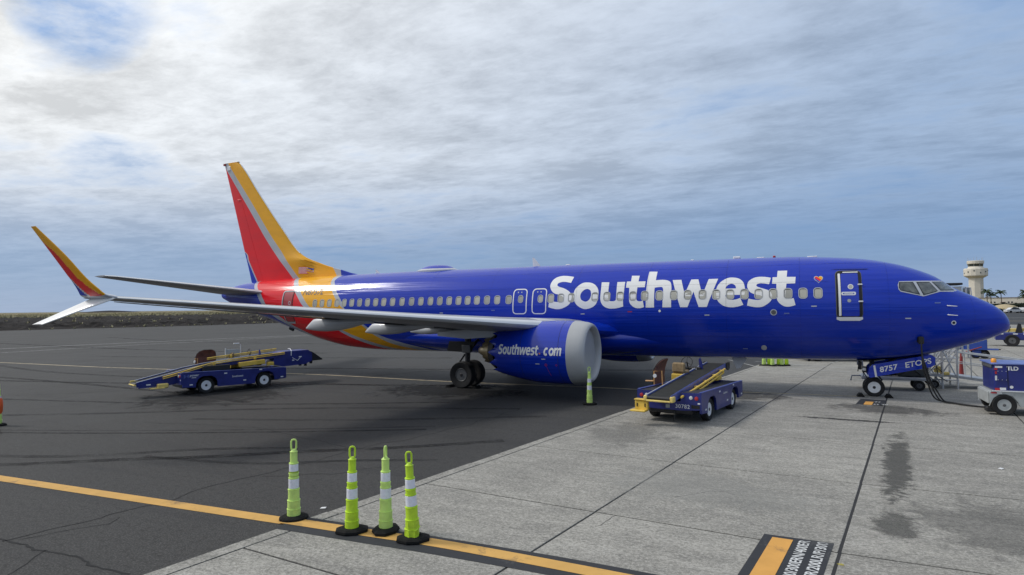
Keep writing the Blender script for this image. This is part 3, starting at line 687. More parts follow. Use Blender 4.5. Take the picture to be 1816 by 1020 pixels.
# aft service door with silver surround, standing slightly open
D = empty('aft_service_door'); D.parent = plane
wrap(fill_shape([rrect(-31.78, -30.92, 2.72, 4.46, .12)]), 'door_frame', on_skin(.006), m_silver, D, .2, .08)
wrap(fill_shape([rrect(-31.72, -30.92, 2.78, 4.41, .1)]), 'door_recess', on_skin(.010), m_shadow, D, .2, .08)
wrap(fill_shape([rrect(-31.64, -30.97, 2.80, 4.37, .06)]), 'door_panel', on_skin(.018), flat('dark_red_door_paint', (.36, .012, .022), .35), D, .2, .08)
wrap(fill_shape([disc(-31.15, 3.78, .10, 16), disc(-31.15, 3.78, .07, 16)]), 'door_window', on_skin(.022), m_silver, D)
wrap(fill_shape([rrect(-31.7, -30.95, 2.70, 2.75, .02)]), 'door_sill', on_skin(.03), m_silver, D, .2)
# --- cockpit windows
for side in (-1, 1):
    fr = wrap(fill_shape([[(-3.26, 4.06), (-3.21, 4.185), (-2.77, 4.19), (-2.25, 4.19), (-1.82, 4.19), (-1.40, 3.83), (-1.55, 3.79), (-1.98, 3.80), (-2.51, 3.645), (-3.19, 3.82), (-3.25, 3.90)]]), 'cockpit_window_frame', on_skin(.006, side), m_silver, plane, .12, .06)
    for nm, poly in (('cockpit_window', [(-3.205, 4.145), (-2.79, 4.145), (-2.62, 3.715), (-3.18, 3.865), (-3.225, 3.95)]),
                     ('cockpit_window', [(-2.67, 4.14), (-2.27, 4.135), (-2.06, 3.83), (-2.15, 3.79), (-2.50, 3.695)]),
                     ('cockpit_window', [(-2.18, 4.14), (-1.80, 4.14), (-1.50, 3.85), (-1.96, 3.845)])):
        cx = sum(p[0] for p in poly)/len(poly); cz = sum(p[1] for p in poly)/len(poly)
        g = wrap(fill_shape([[(cx+(x-cx)*1.04, cz+(z-cz)*1.05) for x, z in poly]]), nm, on_skin(.010, side), m_black, fr, .12, .06)
        wrap(fill_shape([[(cx+(x-cx)*.93, cz+(z-cz)*.91) for x, z in poly]]), 'pane', on_skin(.014, side), m_cockpit, fr, .12, .06)
mb = MB(); mb.tube([(-1.52, -.55, 3.87), (-1.72, -.46, 3.98), (-1.95, -.62, 4.08)], .012, 6); mb.build('wiper', m_black, plane)
# --- small fittings
wrap(fill_shape([disc(-7.24, 3.14, .115, 20)]), 'service_port', on_skin(.006), m_silver, plane, None, .05)
wrap(fill_shape([disc(-7.24, 3.14, .085, 20)]), 'service_port_cap', on_skin(.009), m_rimgrey, plane, None, .05)
wrap(fill_shape([disc(-7.63, 1.80, .10, 16)]), 'drain_port', on_skin(.006), m_silver, plane, None, .04)
wrap(fill_shape([disc(-1.643, 2.74, .075, 18), disc(-1.643, 2.74, .045, 18)]), 'sensor_ring', on_skin(.008), m_polish, plane, None, .04)
wrap(fill_shape([disc(-1.643, 2.74, .045, 14)]), 'sensor', on_skin(.006), m_dkmetal, plane)
wrap(fill_shape([disc(-11.4, 3.22, .05, 12)]), 'static_port', on_skin(.006), m_white, plane)
for zz in (3.33, 3.02):
    y = -skin_y(-1.75, zz); MB().tube([(-1.82, y+.02, zz), (-1.80, y-.08, zz-.01), (-1.55, y-.12, zz-.03)], [.022, .018, .01], 6).build('pitot_probe', m_polish, plane)
for x, z, h, w_ in ((-17.5, 5.31, .42, .26), (-26.55, 5.29, .2, .16)):
    MB().add([(x-.02, -.02, z), (x+w_, 0, z), (x-.02, .02, z), (x-.16, -.01, z+h), (x-.08, 0, z+h), (x-.16, .01, z+h), (x-.14, 0, z)], [(0, 1, 4, 3), (1, 2, 5, 4), (2, 6, 3, 5), (6, 0, 3), (3, 4, 5)]).build('blade_antenna', m_white, plane)
for x, l, h in ((-15.9, .22, .05), (-10.4, .14, .04), (-8.65, .28, .10), (-7.75, .30, .04), (-7.25, .10, .08), (-5.9, .36, .05)):
    MB().box((x, 0, fT(-x)+h/2-.01), (l, .12, h), 0, bev=.02).build('roof_fitting', m_white if h != .08 else m_redlens, plane)
MB().add([(-8.95, -.02, 1.32), (-8.3, 0, 1.32), (-8.95, .02, 1.32), (-8.74, -.015, .84), (-8.6, 0, .9), (-8.74, .015, .84)], [(0, 1, 4, 3), (1, 2, 5, 4), (2, 0, 3, 5), (3, 4, 5)]).build('belly_antenna', m_lightgrey, plane)
MB().box((-32.6, 0, 2.38), (.35, .12, .26), 0, ry=.35, bev=.03).build('tail_skid', m_shadow, plane)
MB().box((-6.1, 0, 1.27), (.1, .06, .1), 0, bev=.02).build('drain_mast', m_black, plane)
# satcom radome
mb = MB(); vs = []; fs = []; K = 32; pr = [(1.20, -.1, 0), (1.20, .04, 0), (1.02, .10, 0), (.98, .115, 1), (.82, .2, 1), (.55, .275, 1), (.25, .30, 1), (.001, .305, 1)]
for r, h, _ in pr:
    for k in range(K):
        a = 2*math.pi*k/K; vs.append((-22.88+r*math.cos(a), r*.45*math.sin(a), 5.28+h))
for i in range(len(pr)-1):
    for k in range(K): fs.append((i*K+k, i*K+(k+1) % K, (i+1)*K+(k+1) % K, (i+1)*K+k))
mb.add(vs, fs, 0, True)
for j in range(len(mb.f)): mb.mi[j] = 0 if j < 3*K else 1
mb.build('satellite_radome', [m_silver, m_navy], plane)

# --- engines
EY, EZ, EX = 4.83, 1.745, -13.2
NP = [(0.0, .985), (.02, 1.03), (.08, 1.075), (.2, 1.115), (.4, 1.145), (.66, 1.165), (1.2, 1.18), (1.9, 1.165), (2.5, 1.10), (3.1, .99), (3.55, .89), (3.8, .845), (4.2, .80)]
fN = pchip([a for a, b in NP], [b for a, b in NP])
def ring_tube(prof, cy, cz, n):
    vs = []; fs = []
    for r, x in prof:
        for k in range(n):
            a = 2*math.pi*k/n; vs.append((x, cy+r*math.cos(a), cz+r*math.sin(a)))
    for i in range(len(prof)-1):
        for k in range(n): fs.append((i*n+k, i*n+(k+1) % n, (i+1)*n+(k+1) % n, (i+1)*n+k))
    return vs, fs
def engine(side):
    e = empty('engine', (0, 0, 0)); e.parent = plane; cy = side*EY; N = 72
    lip = MB().lathe([(.88, EX-.22), (.885, EX-.14), (.915, EX-.05), (.95, EX-.01)]+[(r, EX-d) for d, r in NP[:6]], 'X', (0, cy, EZ), N).build('inlet_lip', m_lip, e)
    # barrel
    MB().lathe([(1.168, EX-.655)]+[(fN(d), EX-d) for d in [.67+i*.12 for i in range(28)]], 'X', (0, cy, EZ), N)
    mb = MB(); ds = [.66+i*.14 for i in range(22)]; vs = []; fs = []
    for i, d in enumerate(ds+[4.12]):
        for k in range(N):
            a = 2*math.pi*k/N; dd = d
            if i == len(ds): dd = 3.70+.17*abs(((k % 6)-3)/3)*2-.12
            r = fN(min(d, 4.12)); vs.append((EX-dd, cy+r*math.cos(a), EZ+r*math.sin(a)))
    for i in range(len(ds)):
        for k in range(N): fs.append((i*N+k, i*N+(k+1) % N, (i+1)*N+(k+1) % N, (i+1)*N+k))
    mb.add(vs, fs, 0, True).build('nacelle', m_navy, e)
    # inner duct and fan
    MB().lathe([(.862, EX-.60), (.84, EX-1.0), (.83, EX-1.35)], 'X', (0, cy, EZ), 48).build('inlet_duct', paint('grey_acoustic_liner', (.17, .175, .17), .5), e) if False else None
    b = MB(); b.add(*(lambda v, f: (v, f))(*ring_tube([(.879, EX-.22), (.86, EX-.42), (.855, EX-.7), (.85, EX-1.0), (.845, EX-1.45)], cy, EZ, 48)), 0, True); b.build('inlet_duct', paint('grey_acoustic_liner', (.13, .135, .13), .45), e)
    MB().lathe([(.86, EX-1.45), (.001, EX-1.46)], 'X', (0, cy, EZ), 32).build('fan_backing', m_shadow, e)
    fan = MB()
    for k in range(18):
        a = 2*math.pi*k/18; ca, sa = math.cos(a), math.sin(a); c2, s2 = math.cos(a+.26), math.sin(a+.26)
        v = [(EX-1.28, cy+.25*ca, EZ+.25*sa), (EX-1.38, cy+.25*c2, EZ+.25*s2), (EX-1.42, cy+.83*math.cos(a+.42), EZ+.83*math.sin(a+.42)), (EX-1.24, cy+.83*math.cos(a+.1), EZ+.83*math.sin(a+.1))]
        fan.add(v+[(x-.02, y, z) for x, y, z in v], [(0, 1, 2, 3), (7, 6, 5, 4), (0, 4, 5, 1), (1, 5, 6, 2), (2, 6, 7, 3), (3, 7, 4, 0)])
    fo = fan.build('fan', m_dkmetal, e)
    MB().lathe([(.26, EX-1.3), (.22, EX-1.12), (.12, EX-.98), (.001, EX-.92)], 'X', (0, cy, EZ), 24).build('spinner', m_dkmetal, fo) if True else None
    # exhaust: core cowl, core nozzle (chevrons), plug
    MB().lathe([(.82, EX-3.72), (.60, EX-4.02), (.52, EX-4.1)], 'X', (0, cy, EZ), 36).build('core_cowl', m_dkmetal, e)
    mb = MB(); N2 = 48; vs = []; fs = []
    for i, (d, r) in enumerate([(3.3, .66), (3.8, .60), (4.15, .52), (4.32, .49)]):
        for k in range(N2):
            a = 2*math.pi*k/N2; dd = d+(.10*abs(((k % 4)-2)/2)-.05 if i == 3 else 0); vs.append((EX-dd, cy+r*math.cos(a), EZ+.02+r*math.sin(a)))
    for i in range(3):
        for k in range(N2): fs.append((i*N2+k, i*N2+(k+1) % N2, (i+1)*N2+(k+1) % N2, (i+1)*N2+k))
    mb.add(vs, fs, 0, True).build('core_nozzle', m_gold, e)
    MB().lathe([(.34, EX-4.0), (.30, EX-4.4), (.12, EX-4.7), (.001, EX-4.75)], 'X', (0, cy, EZ), 24).build('exhaust_plug', m_gold, e)
    # pylon with white fairing running onto the wing
    prof = [(EX-1.35, 2.86, 2.91, .06), (EX-1.8, 2.80, 2.98, .13), (EX-2.4, 2.7, 3.02, .19), (EX-3.2, 2.5, 2.93, .22), (EX-3.9, 2.3, 2.78, .23), (EX-5.2, 2.2, 2.62, .2), (EX-6.6, 2.3, 2.5, .1)]
    mb = MB(); vs = []; fs = []
    for x, z0, z1, hw in prof:
        for yy, zz in ((-hw, z0), (hw, z0), (hw*.95, z1-.06), (hw*.5, z1), (-hw*.5, z1), (-hw*.95, z1-.06)): vs.append((x, cy+yy, zz))
    for i in range(len(prof)-1):
        for k in range(6): fs.append((i*6+k, i*6+(k+1) % 6, (i+1)*6+(k+1) % 6, (i+1)*6+k))
    fs += [tuple(range(6)), tuple(range((len(prof)-1)*6, len(prof)*6))]
    mb.add(vs, fs, 0, True).build('pylon', m_lightgrey, e)
    MB().add([(EX-3.3, cy-.22, 2.15), (EX-3.3, cy+.22, 2.15), (EX-6.4, cy+.06, 2.42), (EX-6.4, cy-.06, 2.42), (EX-3.4, cy-.25, 2.6), (EX-3.4, cy+.25, 2.6), (EX-6.6, cy+.10, 2.52), (EX-6.6, cy-.10, 2.52)],
             [(0, 1, 2, 3), (7, 6, 5, 4), (0, 4, 5, 1), (1, 5, 6, 2), (2, 6, 7, 3), (3, 7, 4, 0)]).build('aft_pylon', m_wing, e)
    if side < 0:
        def on_nac(off):
            def f(x, z):
                r = fN(EX-x)+off; dz = z-EZ; return (x, cy-math.sqrt(max(.01, r*r-dz*dz)), z)
            return f
        sc = .178; x0 = -16.63; bz = 1.71
        def put(key, dx, shift, loops=None, nm='lettering'):
            L_ = loops or LET[key]
            bm = fill_shape([smooth_outline([(x0+(p[0]+16.14)*sc+(p[1]-3.34)*sc*.18+dx, bz-.015+(p[1]-3.34)*sc*1.46, p[2]) for p in l]) for l in L_])
            wrap(bm, nm, on_nac(.004), m_white, e, .2, .06)
        for key in ('S', 'o', 'u', 't', 'h', 'w', 'e', 's', 'T'): put(key, 0, 0)
        c_loop = [[(p[0], p[1], p[2]) for p in ([(-8.42, 4.40, 1), (-8.50, 4.16, 1), (-8.62, 4.19, 0), (-8.75, 4.17, 0), (-8.86, 4.06, 0), (-8.90, 3.90, 0), (-8.86, 3.74, 0), (-8.76, 3.65, 0), (-8.62, 3.64, 0), (-8.50, 3.68, 1), (-8.40, 3.43, 1), (-8.55, 3.35, 0), (-8.75, 3.33, 0), (-8.98, 3.39, 0), (-9.16, 3.55, 0), (-9.25, 3.79, 0), (-9.24, 4.05, 0), (-9.13, 4.27, 0), (-8.95, 4.41, 0), (-8.72, 4.47, 0), (-8.55, 4.45, 0)])]]
        m_loop = [[(-11.95, 4.44, 1), (-11.65, 4.44, 1), (-11.62, 4.34, 1), (-11.48, 4.45, 0), (-11.28, 4.46, 0), (-11.1, 4.33, 1), (-10.92, 4.45, 0), (-10.72, 4.46, 0), (-10.52, 4.38, 0), (-10.45, 4.18, 0), (-10.45, 3.36, 1), (-10.78, 3.36, 1), (-10.78, 4.0, 0), (-10.85, 4.16, 0), (-10.97, 4.13, 0), (-11.04, 4.0, 0), (-11.04, 3.36, 1), (-11.36, 3.36, 1), (-11.36, 4.0, 0), (-11.43, 4.16, 0), (-11.55, 4.13, 0), (-11.62, 4.0, 0), (-11.62, 3.36, 1), (-11.95, 3.36, 1)]]
        put('c', sc*(9.25-16.14)+1.93+0.0, 0, c_loop)
        put('o', sc*(15.03-16.14)+2.13, 0)
        put('m', sc*(11.95-16.14)+2.33, 0, m_loop)
        he = empty('heart_emblem'); he.parent = e; heart_emblem(-14.845, 1.76, .085, on_nac, he)
        for x, z, r, mt in ((-14.62, 1.36, .05, m_redlabel), (-14.22, 1.36, .035, m_redlabel)):
            wrap(fill_shape([disc(x, z, r, 12), disc(x, z, r*.6, 12)]), 'warning_mark', on_nac(.005), mt, e)
        wrap(fill_shape([[(-14.61, 1.30), (-14.60, 1.30), (-14.50, .95), (-14.51, .95)]]), 'warning_line', on_nac(.005), m_redlabel, e, None, .05)
        for x, z in ((-14.95, 1.39), (-14.70, 1.57)):
            wrap(fill_shape([rrect(x-.08, x+.08, z-.018, z+.018, .005, 1)]), 'placard', on_nac(.005), m_silver, e)
        # fan cowl split lines
        for d in (.95, 2.45):
            pts = [(EX-d, cy-(fN(d)+.002)*math.cos(a), EZ+(fN(d)+.002)*math.sin(a)) for a in [R(-80+i*8) for i in range(21)]]
            MB().tube(pts, .006, 4, smooth=False).build('cowl_seam', m_shadow, e)
    return e
engine(-1); engine(1)

# --- main landing gear
for side in (-1, 1):
    g = empty('main_landing_gear', (0, 0, 0)); g.parent = plane; gx = -19.56; gy = side*2.87
    for d in (-.43, .43):
        wheel_obj('wheel', g, (gx, gy+d, .565), .565, .40, 'Y', m_rimgrey, .5, m_dkmetal, 36, 9)
    mb = MB(); mb.tube([(gx, gy, .50), (gx, gy, 1.15), (gx+.02, gy-.02*side, 2.3)], [.11, .11, .15], 14); mb.tube([(gx, gy-.35, .565), (gx, gy+.35, .565)], .09, 12)
    mb.tube([(gx, gy, 1.5), (gx+.05, gy-side*1.0, 2.05)], .07, 8); mb.tube([(gx-.16, gy, .75), (gx-.4, gy, 1.05), (gx-.14, gy, 1.4)], .045, 8)
    mb.tube([(gx+.13, gy+.1*side, .8), (gx+.16, gy+.08*side, 2.2)], .025, 6)
    mb.build('strut', m_dkmetal, g)
    MB().box((gx+.12, gy+side*.34, 1.66), (.42, .04, .34), 0, rx=-side*.12, bev=.02).build('gear_door', m_rimgrey, g)
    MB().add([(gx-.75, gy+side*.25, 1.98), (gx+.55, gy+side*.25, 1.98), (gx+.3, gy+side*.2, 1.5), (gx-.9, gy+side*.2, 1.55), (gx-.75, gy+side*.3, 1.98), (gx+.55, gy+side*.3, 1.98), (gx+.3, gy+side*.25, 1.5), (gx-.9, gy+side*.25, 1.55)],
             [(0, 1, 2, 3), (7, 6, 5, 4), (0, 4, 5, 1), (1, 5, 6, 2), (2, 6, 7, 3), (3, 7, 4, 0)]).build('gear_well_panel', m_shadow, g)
# --- nose gear
g = empty('nose_landing_gear', (0, 0, 0)); g.parent = plane; gx = -3.97
for d in (-.2, .2): wheel_obj('wheel', g, (gx, d, .345), .345, .20, 'Y', m_rim, .60, m_dkmetal, 32, 12)
mb = MB(); mb.tube([(gx, 0, .34), (gx, 0, .85), (gx-.06, 0, 1.6)], [.06, .07, .10], 12); mb.tube([(gx, -.2, .345), (gx, .2, .345)], .05, 10)
mb.tube([(gx-.05, 0, .95), (gx+.75, 0, 1.42)], .05, 8); mb.tube([(gx+.09, 0, .42), (gx+.28, 0, .6), (gx+.1, 0, .82)], .03, 8)
mb.box((gx-.28, -.1, .98), (.16, .10, .22), 0, bev=.02); mb.box((gx-.42, 0, 1.12), (.10, .3, .30), 0, bev=.02); mb.tube([(gx-.5, -.1, .9), (gx-.45, -.1, 1.35)], .018, 6)
mb.tube([(gx-.14, -.12, .55), (gx-.36, -.1, .95)], .02, 6); mb.tube([(gx-.05, -.13, .7), (gx-.08, -.13, 1.4)], .02, 6)
mb.build('strut', m_dkmetal, g)
MB().box((gx-.30, -.17, .99), (.12, .04, .12), 0, bev=.02).build('taxi_light', m_polish, g)
def door_panel(y):
    dr = MB(); base = [(-4.12, .72), (-2.25, 1.16), (-2.12, 1.24), (-2.10, 1.50), (-2.22, 1.60), (-4.02, 1.20), (-4.14, 1.08), (-4.18, .84)]
    dr.prism(base, y-.02, y+.02, 'XZ'); return dr.build('gear_door', m_navy, g)
d1 = door_panel(-.52); d2 = door_panel(.52)
def on_door(off): return lambda x, z: (x, -.54-off, z)
ang = math.atan2(.44, 1.87)
def door_map(u, v): return (-3.15+u*math.cos(ang)-v*math.sin(ang)*.3, -.546, 1.165+u*math.sin(ang)+v)
bm = text_bm('8757   ETOPS', .27, .018, 0, 1.0); wrap(bm, 'door_lettering', door_map, m_white, d1, None, None, 1.05, .14, 0)
bm = fill_shape([[(-.84, -.22), (-.775, -.22), (-.80, .20), (-.865, .20)]]); wrap(bm, 'door_stripe', door_map, m_white, d1)
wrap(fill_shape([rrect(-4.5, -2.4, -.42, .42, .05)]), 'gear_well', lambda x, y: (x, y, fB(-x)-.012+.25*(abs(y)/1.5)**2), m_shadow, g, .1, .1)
# external power socket on the forward fuselage
wrap(fill_shape([rrect(-2.72, -2.53, 2.06, 2.27, .03)]), 'power_receptacle', on_skin(.012), m_shadow, plane, None, .04)

# skin joints: circumferential and lap seams, slightly recessed-looking sealant lines
def seam_mat():
    b = NB('skin_seam'); a = b.ramp(b.noise(.8, 4, .6), [(.3, .10), (.7, .38)]); b.bsdf((.004, .006, .03), .5, spec=.3, alpha=a); return b.m
m_seam = seam_mat()
for x in (-3.55, -6.35, -8.9, -11.9, -14.9, -19.0, -22.3, -25.2, -28.9):
    t, bt = fT(-x), fB(-x); wrap(fill_shape([[(x-.007, bt+.12), (x+.007, bt+.12), (x+.007, t-.06), (x-.007, t-.06)]]), 'skin_seam', on_skin(.0055), m_seam, fus, None, .08)
for z, x0_, x1_ in ((4.24, -29.2, -5.4), (4.90, -29.0, -4.5), (3.02, -30.0, -5.6), (2.2, -12.3, -3.4)):
    wrap(fill_shape([[(x0_, z-.006), (x1_, z-.006), (x1_, z+.006), (x0_, z+.006)]]), 'skin_seam', on_skin(.0055), m_seam, fus, .5, None)
for (xa, za), (xb, zb) in (((-.95, 3.64), (-.95, 1.98)),):
    wrap(fill_shape([[(-1.06, 1.95), (-1.05, 1.95), (-.99, 3.0), (-1.05, 3.62), (-1.06, 3.62), (-1.0, 3.0)]]), 'radome_seam', on_skin(.005), m_seam, fus, None, .06)
for i, (x, z) in enumerate(((-2.1, 3.42), (-5.9, 3.35), (-6.8, 3.10), (-9.6, 3.05), (-12.6, 3.2), (-3.0, 2.9), (-8.3, 1.75), (-14.6, 3.12), (-18.8, 3.3), (-21.5, 3.2), (-24.4, 3.15))):
    wrap(fill_shape([rrect(x-.09, x+.09, z-.02, z+.02, .006, 1)]), 'placard', on_skin(.007), m_silver if i % 2 else m_redlabel if i == 4 else m_gputop, plane, None, .03)
for x, z, w_, h_ in ((-10.2, 2.25, 1.2, .95), (-3.6, 2.15, .5, .4), (-13.0, 2.3, .45, .4)):
    wrap(fill_shape([rrect(x-w_/2, x+w_/2, z-h_/2, z+h_/2, .08), rrect(x-w_/2+.01, x+w_/2-.01, z-h_/2+.01, z+h_/2-.01, .075)]), 'hatch_outline', on_skin(.0055), m_seam, plane, .3, .06)

# ================================================================== GROUND
from mathutils import noise as mn
def asphalt_mat():
    b = NB('weathered_asphalt')
    big = b.noise(.045, 5, .6, .6); mid = b.noise(.5, 6, .65, .4, (1, .45, 1), rot=60); grain = b.noise(38, 3, .7); g2 = b.noise(9, 4, .7)
    c = b.ramp(big, [(.3, (.022, .0215, .021)), (.5, (.033, .0325, .032)), (.7, (.048, .0475, .047))])
    c = b.mix(.55, c, b.ramp(mid, [(.3, (.022, .022, .0215)), (.7, (.056, .055, .054))]))
    c = b.mix(b.ramp(grain, [(.47, .0), (.68, .55)]), c, (.15, .148, .145))
    c = b.mix(b.ramp(g2, [(.3, .6), (.52, 0.0)]), c, (.014, .014, .014))
    # transverse rolling streaks
    st = b.noise(1.0, 4, .6, .1, (.09, 1.3, 1), rot=30)
    c = b.mix(b.ramp(st, [(.52, 0.0), (.62, .35)]), c, (.030, .030, .032))
    return b.bsdf(c, b.ramp(mid, [(.3, .66), (.7, .82)]), 0, 0, b.bump(grain, .5, .01), .22)
def concrete_mat():
    b = NB('broomed_concrete')
    oi = b.n('ShaderNodeObjectInfo')
    tone = b.ramp(oi.outputs['Random'], [(0, (.262, .252, .226)), (.5, (.30, .29, .26)), (1, (.34, .328, .294))])
    big = b.noise(.22, 6, .65, .8, (1, .7, 1), rot=-8); sm = b.noise(1.5, 7, .7, .5, (.6, 1.5, 1), rot=-14); grain = b.noise(30, 5, .8); g2 = b.noise(11, 5, .8, 0, (1, 1.8, 1), rot=-12)
    c = b.mix(b.ramp(big, [(.36, .5), (.60, .0)]), tone, (.18, .175, .16))
    c = b.mix(b.ramp(sm, [(.30, .65), (.52, 0.)]), c, (.15, .147, .136))
    c = b.mix(b.ramp(sm, [(.52, .0), (.74, .55)]), c, (.45, .435, .40))
    c = b.mix(b.ramp(g2, [(.36, .6), (.52, 0.)]), c, (.12, .118, .11))
    c = b.mix(b.ramp(g2, [(.54, .0), (.72, .45)]), c, (.50, .49, .45))
    c = b.mix(b.ramp(grain, [(.50, 0.), (.70, .55)]), c, (.58, .56, .52))
    c = b.mix(b.ramp(grain, [(.32, .65), (.50, 0.)]), c, (.085, .083, .078))
    return b.bsdf(c, .88, 0, 0, b.bump(b.math('ADD', grain, g2), .4, .01), .3)
m_asph = asphalt_mat(); m_conc = concrete_mat()
def sheet(name, pts, z, mat, kind='structure'):
    me = bpy.data.meshes.new(name); me.from_pydata([(x, y, z) for x, y in pts], [], [tuple(range(len(pts)))]); me.materials.append(mat)
    o = bpy.data.objects.new(name, me); COL.objects.link(o)
    if kind: o['kind'] = kind
    return o
EDGE = [(-150, -160), (-144, 20), (-142, 37), (-137, 50), (-128, 66), (-125, 85), (-116, 120), (-60, 334)]
sheet('asphalt_apron', EDGE+[(600, 334), (600, -160)], 0, m_asph)
def Lx(i, y):
    return [-13.80+.1645*(y+21.11), -9.85+.1505*(y+19.37), -5.91+.135*(y+17.64), -2.25+.12*(y+17.64), 1.4+.11*(y+17.64), 5.05+.10*(y+17.64), 8.7+.09*(y+17.64), 12.3+.08*(y+17.64)][i]
Yk = [-16.84+3.84*k for k in range(-2, 14)]
def cross_y(k, x, y0): return y0-.085*(x-Lx(2, y0)) if x < Lx(2, y0) else y0-.01*(x-Lx(2, y0))
def corner(i, k):
    y = Yk[k]
    for _ in range(4): x = Lx(i, y); y = cross_y(k, x, Yk[k])
    return Vector((Lx(i, y), y))
slabroot = empty('concrete_pavement'); slabroot['kind'] = 'structure'
# the far part of the concrete, beyond the slabs modelled one by one
farc = sheet('far_concrete', [(Lx(0, Yk[-1])-.0, Yk[-1]+.3), (12.5, Yk[-1]-.3), (12.4, -26), (40, -40), (70, 40), (70, 84), (Lx(0, 84), 84)], .006, m_conc)
ZS = .014
def slab_obj(c, name='slab', gap=.012):
    ctr = sum(c, Vector((0, 0)))/4; q = []
    for p in c:
        d = p-ctr; q.append(p-Vector((math.copysign(gap, d.x), math.copysign(gap, d.y))))
    n = 1; b = .008; vs = [(p.x, p.y, .001) for p in q]+[(p.x, p.y, ZS-.004) for p in q]+[(p.x-math.copysign(b, (p-ctr).x), p.y-math.copysign(b, (p-ctr).y), ZS) for p in q]
    fs = [(0, 1, 5, 4), (1, 2, 6, 5), (2, 3, 7, 6), (3, 0, 4, 7), (4, 5, 9, 8), (5, 6, 10, 9), (6, 7, 11, 10), (7, 4, 8, 11), (8, 9, 10, 11)]
    me = bpy.data.meshes.new(name); me.from_pydata(vs, [], fs); me.materials.append(m_conc)
    o = bpy.data.objects.new(name, me); COL.objects.link(o); o.parent = slabroot; return o
for k in range(len(Yk)-1):
    for i in range(7):
        slab_obj([corner(i, k), corner(i+1, k), corner(i+1, k+1), corner(i, k+1)], gap=.019)
# kerb-like edge strip between asphalt and slabs, cast in lengths
def Eo(y): return -14.08+.1675*(y+21.23)
ks = [-26+i*3.84 for i in range(16)]
for a, b_ in zip(ks[:-1], ks[1:]):
    me_ = slab_obj([Vector((Eo(a), a)), Vector((Lx(0, a)-.012, a)), Vector((Lx(0, b_)-.012, b_)), Vector((Eo(b_), b_))], 'edge_strip', .006)
# sealant in the joints (wide dark line along the long joint)
m_seal = paint('joint_sealant', (.018, .018, .018), .8, 0, 0, .4, 6)
m_crack = paint('crack_shadow', (.012, .012, .013), .95, var=.3)
def ribbon(name, pts, w, z, mat, parent=None, kind=None, wobble=0, sub=1, dashes=None):
    P = [Vector(p) for p in pts]
    if sub > 1:
        Q = []
        for i in range(len(P)-1):
            p0, p1, p2, p3 = P[max(0, i-1)], P[i], P[i+1], P[min(len(P)-1, i+2)]
            for j in range(sub):
                t = j/sub; Q.append(.5*((2*p1)+(p2-p0)*t+(2*p0-5*p1+4*p2-p3)*t*t+(3*p1-p0-3*p2+p3)*t**3))
        P = Q+[P[-1]]
    vs = []; fs = []
    for i, p in enumerate(P):
        d = (P[min(i+1, len(P)-1)]-P[max(0, i-1)]).normalized(); n = Vector((-d.y, d.x)); ww = w*(1+wobble*random.uniform(-.6, .8))/2
        o = n*random.uniform(-1, 1)*wobble*w*.8
        vs += [(p.x+n.x*ww+o.x, p.y+n.y*ww+o.y, z), (p.x-n.x*ww+o.x, p.y-n.y*ww+o.y, z)]
    for i in range(len(P)-1): fs.append((2*i, 2*i+1, 2*i+3, 2*i+2))
    me = bpy.data.meshes.new(name); me.from_pydata(vs, [], fs); me.materials.append(mat)
    o = bpy.data.objects.new(name, me); COL.objects.link(o)
    if parent: o.parent = parent
    else: o['kind'] = kind or 'structure'
    return o
ribbon('joint_sealant', [(Lx(2, y), y) for y in (-25, -17, -9, 0, 10, 25)], .055, .012, m_seal, slabroot, wobble=.25, sub=14)
def marking_mat(name, col, wear=.45, dark=(.06, .06, .062)):
    b = NB(name)
    f = b.math('ADD', b.noise(1.4, 8, .75, .6), b.math('MULTIPLY', b.noise(24, 3, .8), .22))
    k = b.ramp(f, [(.48+.25*(1-wear), 0.), (.62+.3*(1-wear), .8)])
    c = b.mix(k, b.ramp(b.noise(3, 5, .6), [(.3, tuple(x*.85 for x in col)), (.7, col)]), dark)
    return b.bsdf(c, .75, 0, 0, b.bump(b.noise(38, 3), .3, .006), .35)
m_ymark = marking_mat('worn_yellow_marking', (.62, .36, .10), .35)
m_ymark2 = marking_mat('pale_yellow_marking', (.50, .42, .27), .55)
m_wmark = marking_mat('worn_white_marking', (.42, .42, .41), .6)
m_wmark2 = marking_mat('fresh_white_lettering', (.62, .63, .63), .35, (.05, .05, .055))
m_bmark = marking_mat('black_marking_border', (.030, .032, .037), .15, (.10, .10, .10))
m_omark = marking_mat('orange_marking', (.66, .34, .08), .2)
# yellow line in the foreground with black border where it crosses the concrete
ribbon('yellow_line', [(-34, -19.9), (-26, -19.62), (-21.5, -19.37), (-16.4, -19.08), (-13.68, -18.92)], .28, .005, m_ymark, sub=10)
ribbon('line_border', [(-13.82, -18.99), (-12.3, -18.93), (-10.9, -18.86), (-8.8, -18.84), (-6.0, -18.95)], .60, .0185, m_bmark, sub=10)
ribbon('yellow_line', [(-13.95, -18.945), (-12.3, -18.86), (-10.9, -18.79), (-8.8, -18.82), (-6.0, -18.93)], .27, .0225, m_ymark, sub=10)
